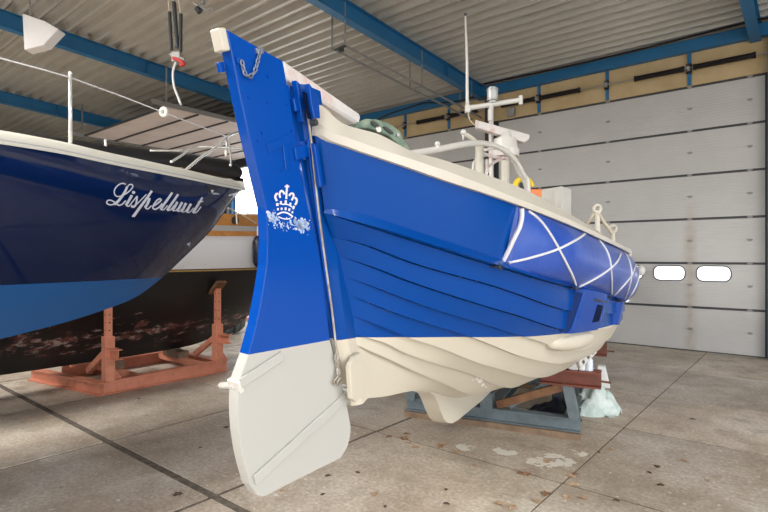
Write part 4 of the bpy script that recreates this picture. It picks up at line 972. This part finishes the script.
# stanchions, lifeline, pulpit
def ntube(name, pts, r, m='steel', n=8, sm=5): return pipe(name, [pxd(*p) for p in pts], r, m, NV, n, sm)
ntube('stanchion', [(70.3, 146, 4.62), (70.5, 74, 4.62)], .017); k = MB(); k.ball(pxd(70.5, 73.5, 4.62), .019, 8); k.build('stanchion_cap', 'steel', NV, smooth=True)
k = MB(); k.box(pxd(70.3, 146, 4.62), c2w(.03,0,0), c2w(0,.03,0), UP*.012); k.build('stanchion_foot', 'gelcoat', NV)
LL = [pxd(-60, 42, 3.9), pxd(43, 69.5, 4.4), pxd(70.5, 77.5, 4.62), pxd(120, 95.5, 5.2), pxd(164, 112.5, 5.7), pxd(226.5, 136.5, 6.75)]
k = MB(); k.tube(LL, .007, 6); k.build('lifeline', 'rope', NV)
ring = pxd(163.8, 112, 5.68); k = MB()
k.tube([ring+c2w(1,0,0)*.03*math.cos(q)+UP*.04*math.sin(q) for q in np.linspace(0, 2*math.pi, 13)[:-1]], .022, 8, closed=True); k.build('line_roller', 'gelcoat', NV, smooth=True)
ntube('pulpit', [(184, 171.5, 6.0), (200, 158, 6.25), (214, 148.5, 6.5), (226, 137.5, 6.75), (232, 134, 6.95), (240, 131.5, 7.2), (248, 131, 7.4)], .017)
ntube('pulpit', [(171, 162, 6.3), (182, 155, 6.6), (190, 149.5, 6.8), (198, 147, 6.95), (220, 147.5, 7.1), (245, 149, 7.3)], .015)
ntube('pulpit', [(228, 137, 6.8), (230, 150, 6.95), (231, 165, 7.05)], .012); k = MB(); k.ball(pxd(230.6, 165, 7.05), .02, 6); k.build('pulpit_foot', 'gelcoat', NV)
ntube('pulpit', [(227, 137, 6.75), (226, 152, 6.75)], .012); k = MB(); k.cyl(pxd(226, 151, 6.75), pxd(226, 156.5, 6.75), .022, .012); k.build('lamp_pod', 'gelcoat', NV)
ntube('guard_wire', [(150, 150.5, 5.9), (178, 150.5, 6.2), (184, 150.5, 6.3)], .01)
ntube('far_stanchion', [(105.5, 146, 6.0), (105.5, 139.5, 6.0)], .015)
k = MB(); k.box(pxd(180, 169, 5.95), c2w(.035,0,0), c2w(0,.03,0), UP*.015); k.build('chainplate', 'wood', NV)
ntube('anchor_roller', [(231, 181, 6.9), (234, 179.5, 7.0), (238, 182, 7.1)], .02)

# ================================================================== BLACK BARGE YACHT
BX = -9.1
bb = pchip([-3, -1, 1, 3, 4.5, 5.5, 6.3, 7.1, 7.8, 8.4], [1.0, 1.12, 1.16, 1.16, 1.16, 1.10, .92, .62, .32, .03])
bk_ = pchip([-3, -2, 0, 4, 5.2, 6.0, 6.5, 7.0, 7.6, 8.1, 8.4], [1.0, .5, .33, .33, .36, .54, .76, 1.12, 1.68, 2.2, 2.6])
bsz = pchip([-3, 0, 4, 6, 7.4, 8.4], [2.5, 2.44, 2.44, 2.48, 2.55, 2.65])
def bpt(y, v, sg):
    zk, zs = bk_(y), max(bsz(y), bk_(y)+.02); w = 1-(1-v)**2.3; return Vector((BX+sg*max(bb(y)*w, .045), y, zk+(zs-zk)*v))
def black_mat():
    m = two_tone('black hull paint', (.84, .84, .85), (.010, .010, .011), .3, .2, rbot=.42); nt = m.node_tree; b = nt.nodes['Principled BSDF']; L = nt.links.new
    g = nt.nodes.new('ShaderNodeNewGeometry'); s = nt.nodes.new('ShaderNodeSeparateXYZ'); L(g.outputs['Position'], s.inputs[0])
    mp = nt.nodes.new('ShaderNodeMapping'); mp.inputs['Scale'].default_value = (1, 1, 3.2); L(g.outputs['Position'], mp.inputs['Vector'])
    n = nt.nodes.new('ShaderNodeTexNoise'); n.inputs['Scale'].default_value = 2.4; n.inputs['Detail'].default_value = 10; n.inputs['Roughness'].default_value = .75; L(mp.outputs[0], n.inputs['Vector'])
    hh = nt.nodes.new('ShaderNodeMath'); hh.operation = 'SUBTRACT'; hh.inputs[1].default_value = .78; L(s.outputs['Z'], hh.inputs[0])
    ha = nt.nodes.new('ShaderNodeMath'); ha.operation = 'ABSOLUTE'; L(hh.outputs[0], ha.inputs[0])
    hr = nt.nodes.new('ShaderNodeMapRange'); hr.inputs['From Min'].default_value = .0; hr.inputs['From Max'].default_value = .45; hr.inputs['To Min'].default_value = .09; hr.inputs['To Max'].default_value = -.1; L(ha.outputs[0], hr.inputs['Value'])
    ad = nt.nodes.new('ShaderNodeMath'); L(n.outputs['Fac'], ad.inputs[0]); L(hr.outputs['Result'], ad.inputs[1])
    r = nt.nodes.new('ShaderNodeValToRGB'); e = r.color_ramp.elements; e[0].position = .565; e[0].color = (0,0,0,1); e[1].position = .60; e[1].color = (1,1,1,1); L(ad.outputs[0], r.inputs['Fac'])
    n3 = nt.nodes.new('ShaderNodeTexNoise'); n3.inputs['Scale'].default_value = 9; L(g.outputs['Position'], n3.inputs['Vector'])
    rc = nt.nodes.new('ShaderNodeValToRGB'); e = rc.color_ramp.elements; e[0].position = .5; e[0].color = (.17, .06, .05, 1); e[1].position = .62; e[1].color = (.42, .34, .32, 1); L(n3.outputs['Fac'], rc.inputs['Fac'])
    mx = nt.nodes.new('ShaderNodeMix'); mx.data_type = 'RGBA'; L(r.outputs['Color'], mx.inputs['Factor']); src = b.inputs['Base Color'].links[0].from_socket; L(src, mx.inputs['A']); L(rc.outputs['Color'], mx.inputs['B'])
    L(mx.outputs['Result'], b.inputs['Base Color']); return m
M['blackhull'] = black_mat()
BB = root('black_boat', (BX, 3, 0), 'black and white wooden yacht with varnished rail on the salmon cradle', 'boat')
h = MB(); YS = list(np.linspace(-3, 8.4, 60))
for sg in (1, -1): h.grid([[bpt(y, k/20, sg) for k in range(21)] for y in YS])
h.add([bpt(-3, k/20, 1) for k in range(21)]+[bpt(-3, k/20, -1) for k in range(20, -1, -1)], [tuple(range(42))])
h.build('hull', 'blackhull', BB, smooth=True, attr=lambda v: v.z-1.83)
def strip(name, m, f0, f1, out):
    k = MB()
    for sg in (1, -1):
        k.grid([[Vector((BX+sg*(bb(y)+o), y, bsz(y)+z)) for o, z in ((-.03, f0), (out, f0), (out, f1), (-.1, f1+.01))] for y in YS])
    return k.build(name, m, BB)
strip('varnished_rail', 'varnish', -.06, .03, .03); strip('grey_capping', 'grey_trim', .03, .12, .0)
k = MB()
for sg in (1,):
    k.grid([[bpt(y, (1.79-bk_(y))/(max(bsz(y), bk_(y)+.02)-bk_(y)), sg)+Vector((.006, 0, 0)), bpt(y, (1.815-bk_(y))/(max(bsz(y), bk_(y)+.02)-bk_(y)), sg)+Vector((.006, 0, 0))] for y in YS if y < 7.5])
M['gold'] = mat('gold cove line', (.52, .32, .1), .5); k.build('gold_waterline', 'gold', BB)
k = MB(); k.grid([[Vector((BX+bb(y)-.05, y, bsz(y)+.1)), Vector((BX, y, bsz(y)+.16)), Vector((BX-bb(y)+.05, y, bsz(y)+.1))] for y in YS]); k.build('deck', 'wood', BB)
k = MB()
for sg in (1, -1): k.grid([[Vector((BX+sg*(bb(y)*.72), y, bsz(y)+z)) for z in (.1, .36)] for y in np.linspace(-1, 7.3, 30)])
k.grid([[Vector((BX+sg*(bb(y)*.72), y, bsz(y)+.36)) for sg in (1, -1)] for y in np.linspace(-1, 7.3, 30)]); k.build('cabin_coaming', 'varnish', BB)
p = None
for yy in (4.9, 5.75):
    c = Vector((BX+bb(yy)*.72+.01, yy, bsz(yy)+.24)); k = MB(); k.cyl(c-Vector((.02, 0, 0)), c+Vector((.015, 0, 0)), .075, n=18); k.build('porthole', 'dark', BB, smooth=40)
k = MB(); k.abox(BX+.3, BX+.62, 6.1, 6.6, bsz(6.3)+.2, bsz(6.3)+.40); k.build('white_hatch', 'foam', BB, bevel=.02)
pipe('deck_rope', [pxd(228, 208, 9.3), pxd(232, 210, 9.6), pxd(236, 213, 9.6), pxd(237, 224, 9.5)], .016, 'oldrope', BB)
pipe('deck_rope', [pxd(232, 210, 9.6), pxd(244, 216, 9.8), pxd(256, 223, 10)], .012, 'oldrope', BB)
k = MB(); k.tube(smooth_path([Vector((BX, yy, z)) for yy, z in ((-2, 3.55), (2, 3.66), (4.5, 3.74), (5.7, 3.76), (6.1, 3.74), (6.3, 3.70), (6.38, 3.66))], 4), [.2]*17+[.2,.2,.19,.18,.165,.14,.10,.04], 14); k.build('boom_cover', 'black_trim', BB, smooth=True)
for yy in (-1.5, 5.2):
    k = MB(); k.beam((BX, yy, bsz(yy)+.3), (BX, yy, 3.6), .1, .08); k.build('boom_crutch', 'varnish', BB)
fdl = root('fender', pxd(257.5, 239, 9.75), 'dark cylindrical fender hanging on the white hull side behind the rudder', 'fender')
k = MB(); fy = pxd(257.5, 252, 9.75); k.tube([fy+UP*.3, fy+UP*.26, fy+UP*.18, fy-UP*.2, fy-UP*.26, fy-UP*.29], [.02, .05, .085, .085, .05, .015], 12); k.build('fender_body', 'bluebag', fdl, smooth=50)
k = MB(); k.cyl(fy+UP*.28, fy+UP*.48, .012); k.build('fender_rope', 'rope', fdl)

# salmon cradle
OC = root('keel_cradle', (-8.9, 4.3, 0), 'salmon red steel cradle with propping posts under the black boat', 'cradle')
X1, X2, Y1, Y2 = -8.08, -9.72, 3.32, 5.4
def ob(a, b_, w, h, name): k = MB(); k.ibeam(a, b_, w, h, .014); return k.build(name, 'orange_steel', OC)
for x in (X1, X2): ob((x, Y1, .11), (x, Y2, .11), .14, .2, 'side_beam')
ob((X1+.06, Y1-.02, .10), (X2-.3, Y1-.35, .10), .14, .19, 'end_beam'); ob((X1-.07, Y2-.05, .10), (X2+.07, Y2-.05, .10), .14, .18, 'end_beam')
for yy in (3.85, 5.0): k = MB(); k.abox(BX-.28, BX+.28, yy-.1, yy+.1, .2, .322); k.build('keel_block', 'wood', OC); k = MB(); k.beam((X1-.07, yy, .15), (X2+.07, yy, .15), .1, .1); k.build('keel_bearer', 'orange_steel', OC)
for x, sg in ((X1, 1), (X2-.6, -1)):
    for yy in (Y1+.06, Y2-.18):
        xx = x if sg > 0 else X2-.0
        zpad = 1.3
        k = MB(); k.abox(xx-.07, xx+.07, yy-.07, yy+.07, .2, .86); k.build('post_sleeve', 'orange_steel', OC, bevel=.006)
        vv = None
        top = Vector((xx, yy, 1.22))
        for zz in np.linspace(.9, 1.9, 60):
            v = (zz-bk_(yy))/(bsz(yy)-bk_(yy)); hx = abs(bpt(yy, v, 1).x-BX)
            if hx > abs(xx-BX)-.06: break
            top = Vector((xx, yy, zz))
        k = MB(); k.abox(xx-.043, xx+.043, yy-.043, yy+.043, .86, top.z-.06); k.build('post_tube', 'orange_steel', OC)
        for zz in np.linspace(.95, top.z-.15, 4):
            k = MB(); k.cyl((xx+.04, yy-.0, zz), (xx+.046, yy, zz), .012, n=8); k.build('pin_hole', 'dark', OC)
            k = MB(); k.cyl((xx, yy-.04, zz), (xx, yy-.046, zz), .012, n=8); k.build('pin_hole', 'dark', OC)
        k = MB(); sl_ = Vector((sg*.75, 0, .66)).normalized(); pc = Vector((xx, yy, top.z-.05)); k.box(pc, sl_*.16, Vector((0, .1, 0)), Vector((-sl_.z*sg, 0, abs(sl_.x))).normalized()*.022); k.build('post_pad', 'rustiron' , OC)
        k = MB(); k.ibeam((xx+sg*.07, yy, .62), (xx+sg*.34, yy, .62), .12, .15, .014); k.build('stub_beam', 'orange_steel', OC)
        k = MB(); k.beam((xx-sg*.07, yy, .62), (BX+sg*.3, yy, .24), .07, .09); k.build('diagonal_brace', 'orange_steel', OC)
        k = MB(); k.prism([Vector((xx, yy+sg2, z)) for sg2, z in ((.07, .2), (.07, .4), (.2, .2))], (.014, 0, 0)); k.build('gusset', 'orange_steel', OC)
# cart beyond the black boat
cc = on_floor(231, 334.5); ct = root('wheeled_bin', cc, 'dark grey wheeled bin lying beyond the black boat keel', 'bin')
k = MB(); R3 = c2w(1, 0, 0); F3 = c2w(0, 1, 0)
k.prism([cc+R3*a+UP*b_ for a, b_ in ((-.5,.12),(.12,.03),(.24,.15),(.27,.35),(.25,.62),(.0,.52),(-.5,.3))], F3*.5); k.build('bin_body', 'greyplastic', ct, bevel=.03)
k = MB(); k.cyl(cc+R3*-.1+UP*.2-F3*.07, cc+R3*-.1+UP*.2-F3*.0, .19, n=22); k.build('wheel', 'dark', ct, smooth=40)
k = MB(); k.cyl(cc+R3*-.1+UP*.2-F3*.09, cc+R3*-.1+UP*.2-F3*.05, .1, n=18); k.build('wheel_hub', 'galv', ct, smooth=40)
k = MB(); k.cyl(cc+R3*.28+UP*.36, cc+R3*.29+UP*.66, .02); k.build('handle', 'dark', ct)
c = on_floor(249.5, 321); k = MB(); k.ball(c+UP*.06, .12, 8, (1.4, 1, .5)); tag(k.build('brick_lump', 'orange_steel', smooth=True), 'reddish lump of rubble on the bright floor beside the rudder', 'rubble')

# ================================================================== LEAVES
leafpos = [(403,438,1.3,0,'largest cluster leaf'),(408,434,.9,0,''),(417,447.5,1.1,1,''),(440,447,1.1,0,''),(446,444,.9,1,''),(456,452,1.,1,''),(388,437,.9,0,''),(407,443,.9,1,''),(445,503.5,.6,2,''),(446,489,.5,2,''),(501,504.5,1.1,1,''),(512,508,1.0,1,''),
 (520,473,.9,0,''),(526,475,1.,0,''),(547,493,1.2,0,''),(537,502,1.,1,''),(570,476,1.,1,''),(575,474,.7,0,''),(571,485,1.1,1,''),(567,498,1.,1,''),(580,497,.9,1,''),(546,462,1.0,1,''),(657,466,.8,2,''),(685,461,.7,1,''),(660,485,.7,2,''),(650,473,.5,2,''),(615,500,.6,2,''),(609,449,.7,1,''),(598,452,.5,2,''),
 (691,419,.7,2,''),(707,480,.7,1,''),(716,385,.6,1,''),(146,416,.9,1,''),(139,399,.6,2,''),(203,412,.8,1,''),(175,495,.9,2,''),(226,427.5,.7,2,''),(175,410,.6,1,''),(62,487,.5,1,''),(186,434,.5,1,''),(200,448,.5,2,''),(375,493,1.0,1,''),(327,476,.6,2,''),(322,495,.5,2,''),(283,491,.7,1,''),(357,449,.5,1,''),(358,473,.6,2,''),(475,466,.7,1,''),(385,507,.4,2,'')]
def leaf_mesh(seed):
    r_ = random.Random(seed); k = MB(); n = 9; L_ = []; R_ = []; Mi = []
    for i in range(n):
        u = i/(n-1); w = .42*math.sin(math.pi*u)**.8*(1+.35*math.sin(u*19+seed)); x = (u-.5)*1.5; cu = .16*math.sin(math.pi*u)+.05*r_.random()
        Mi.append(Vector((x, 0, cu*.5+.06))); L_.append(Vector((x, w, cu+.12*r_.random()))); R_.append(Vector((x, -w, cu*.8+.12*r_.random())))
    k.grid([L_, Mi, R_]); k.tube([Vector((-.75, 0, .06)), Vector((-1.05, .08, .1))], .025, 4); return k
lm = []
for i in range(5):
    o = leaf_mesh(i).build('dry_leaf', 'leaf'); me = o.data; bpy.data.objects.remove(o)
    lm.append([me]); 
    for mm in ('leaf2', 'leaf3'):
        m2 = me.copy(); m2.materials.clear(); m2.materials.append(M[mm]); lm[-1].append(m2)
rr = random.Random(11)
for i, (px, py, sz, mi, t) in enumerate(leafpos):
    p = on_floor(px, py); o = bpy.data.objects.new('dry_leaf', lm[i % 5][mi]); C.objects.link(o); o.location = p+UP*.002; s = sz*.08; o.scale = (s, s, s*.9); o.rotation_euler = (rr.uniform(-.1, .1), rr.uniform(-.1, .1), rr.uniform(0, 6.28))
    col = ('brown', 'pale tan', 'small dark')[mi]
    if px < 240: side = 'before the salmon cradle' if py < 420 else 'on the slabs under the navy bow'
    elif px < 360: side = 'below the rudder blade' if py > 465 else 'beside the rudder blade'
    elif px < 480: side = 'under the lifeboat keel' if py < 460 else 'on the slab in front of the keel'
    elif px < 590: side = 'in front of the cradle upright' if py < 480 else 'near the floor joint crossing'
    else: side = 'on the open slabs before the door'
    tag(o, '%s dried leaf lying %s' % (col, side), 'leaf', '%s leaves %s' % (col, side))

# details that belong to a part hang under that part
SUB = {'fairing_hole': 'green_fairing', 'fairing_bolt': 'green_fairing', 'bracket_slot': 'stern_bracket', 'step_pocket_shade': 'step_block', 'step_handle': 'step_block', 'step_side_shade': 'step_block',
       'lamp_ring': 'masthead_lamp', 'stanchion_eye': 'stanchion', 'stanchion_cap': 'stanchion', 'stanchion_foot': 'stanchion', 'crossbar_end': 'crossbar', 'antenna_foot': 'crossbar', 'antenna_tip': 'antenna',
       'buoy_lamp': 'buoy_box', 'radar_bar': 'radar_gearbox', 'rail_fitting': 'hoop_rail', 'arm_shackle': 'post_arm', 'lashing_rope': 'canvas_fender', 'eye_bolt': 'canvas_fender', 'pin_hole': 'post_tube',
       'porthole': 'cabin_coaming', 'chain_link': 'lanyard_wire', 'end_ring': 'lanyard_wire', 'spigot_plate': 'trailing_spigot', 'strip_hole': 'strip_bar', 'wheel_hub': 'wheel', 'script_lettering': 'hull',
       'bow_badge': 'hull', 'crown_emblem': 'rudder_blade', 'scuffed_band': 'rudder_blade', 'rudder_bolt': 'rudder_blade', 'rudder_strap': 'rudder_blade', 'paint_splash': 'hull', 'mast_cleat': 'mast', 'gold_waterline': 'hull'}
def mid_(o): return sum((Vector(c) for c in o.bound_box), Vector())/8
for r_o in [o for o in C.objects if o.parent is None]:
    kids = list(r_o.children)
    for ch in kids:
        want = SUB.get(ch.name.split('.')[0]); cands = [k for k in kids if want and k.name.split('.')[0] == want and k.parent == r_o]
        if cands: ch.parent = min(cands, key=lambda k: (mid_(k)-mid_(ch)).length)
# ================================================================== LIGHT, CAMERA
w = bpy.data.worlds.new('sky'); bpy.context.scene.world = w; w.use_nodes = True
bg = w.node_tree.nodes['Background']; bg.inputs['Color'].default_value = (.93, .96, 1, 1); bg.inputs['Strength'].default_value = 4.5
M['added_glow'] = bpy.data.materials.new('added lamp glow'); M['added_glow'].use_nodes = True
_e = M['added_glow'].node_tree.nodes['Principled BSDF']; _e.inputs['Emission Color'].default_value = (1, .96, .9, 1); _e.inputs['Emission Strength'].default_value = 4
FILLW = 360  # power of the added fill lamps, out of view, that even the light
for i, (lx, ly) in enumerate([(6.6, -6), (6.6, -1), (6.6, 4), (1.5, -7), (-3.5, -7), (-8.5, -6), (-13.5, -5), (-9, -2.2), (-14, -1), (-5.5, -1.6)]):
    lz = roofz(ly)-.42; lamp = root('added_lamp', (lx, ly, lz), 'added fill lamp under the roof, out of view', 'lamp', 'added fill lamps out of view')
    k = MB(); k.abox(lx-.75, lx+.75, ly-.16, ly+.16, lz+.02, lz+.1); k.build('added_lamp_housing', 'lampshell', lamp)
    k = MB(); k.abox(lx-.72, lx+.72, ly-.13, ly+.13, lz, lz+.02); k.build('added_lamp_panel', 'added_glow', lamp)
    for q in (-.6, .6): k = MB(); k.cyl((lx+q, ly, lz+.1), (lx+q, ly, roofz(ly)+.02), .01, n=6); k.build('added_lamp_hanger', 'galv', lamp)
    ld_ = bpy.data.lights.new('added_light', 'AREA'); ld_.shape = 'RECTANGLE'; ld_.size = 1.4; ld_.size_y = .25; ld_.energy = FILLW*(1.7 if lx < -6 else 1); ld_.color = (1, .965, .92)
    lo = bpy.data.objects.new('added_light', ld_); C.objects.link(lo); lo.location = (lx, ly, lz-.03)
cam = bpy.data.cameras.new('camera'); co = bpy.data.objects.new('camera', cam); C.objects.link(co)
cam.sensor_fit = 'HORIZONTAL'; cam.sensor_width = 36; cam.lens = FPX/768*36; cam.clip_end = 400
co.location = CAMP; co.rotation_euler = (math.pi/2, 0, math.atan2(RY, RX))
sc_ = bpy.context.scene; sc_.camera = co
sc_.view_settings.view_transform = 'Standard'; sc_.view_settings.look = 'None'; sc_.view_settings.exposure = 0.22; sc_.view_settings.gamma = 1
sc_.view_settings.use_curve_mapping = False
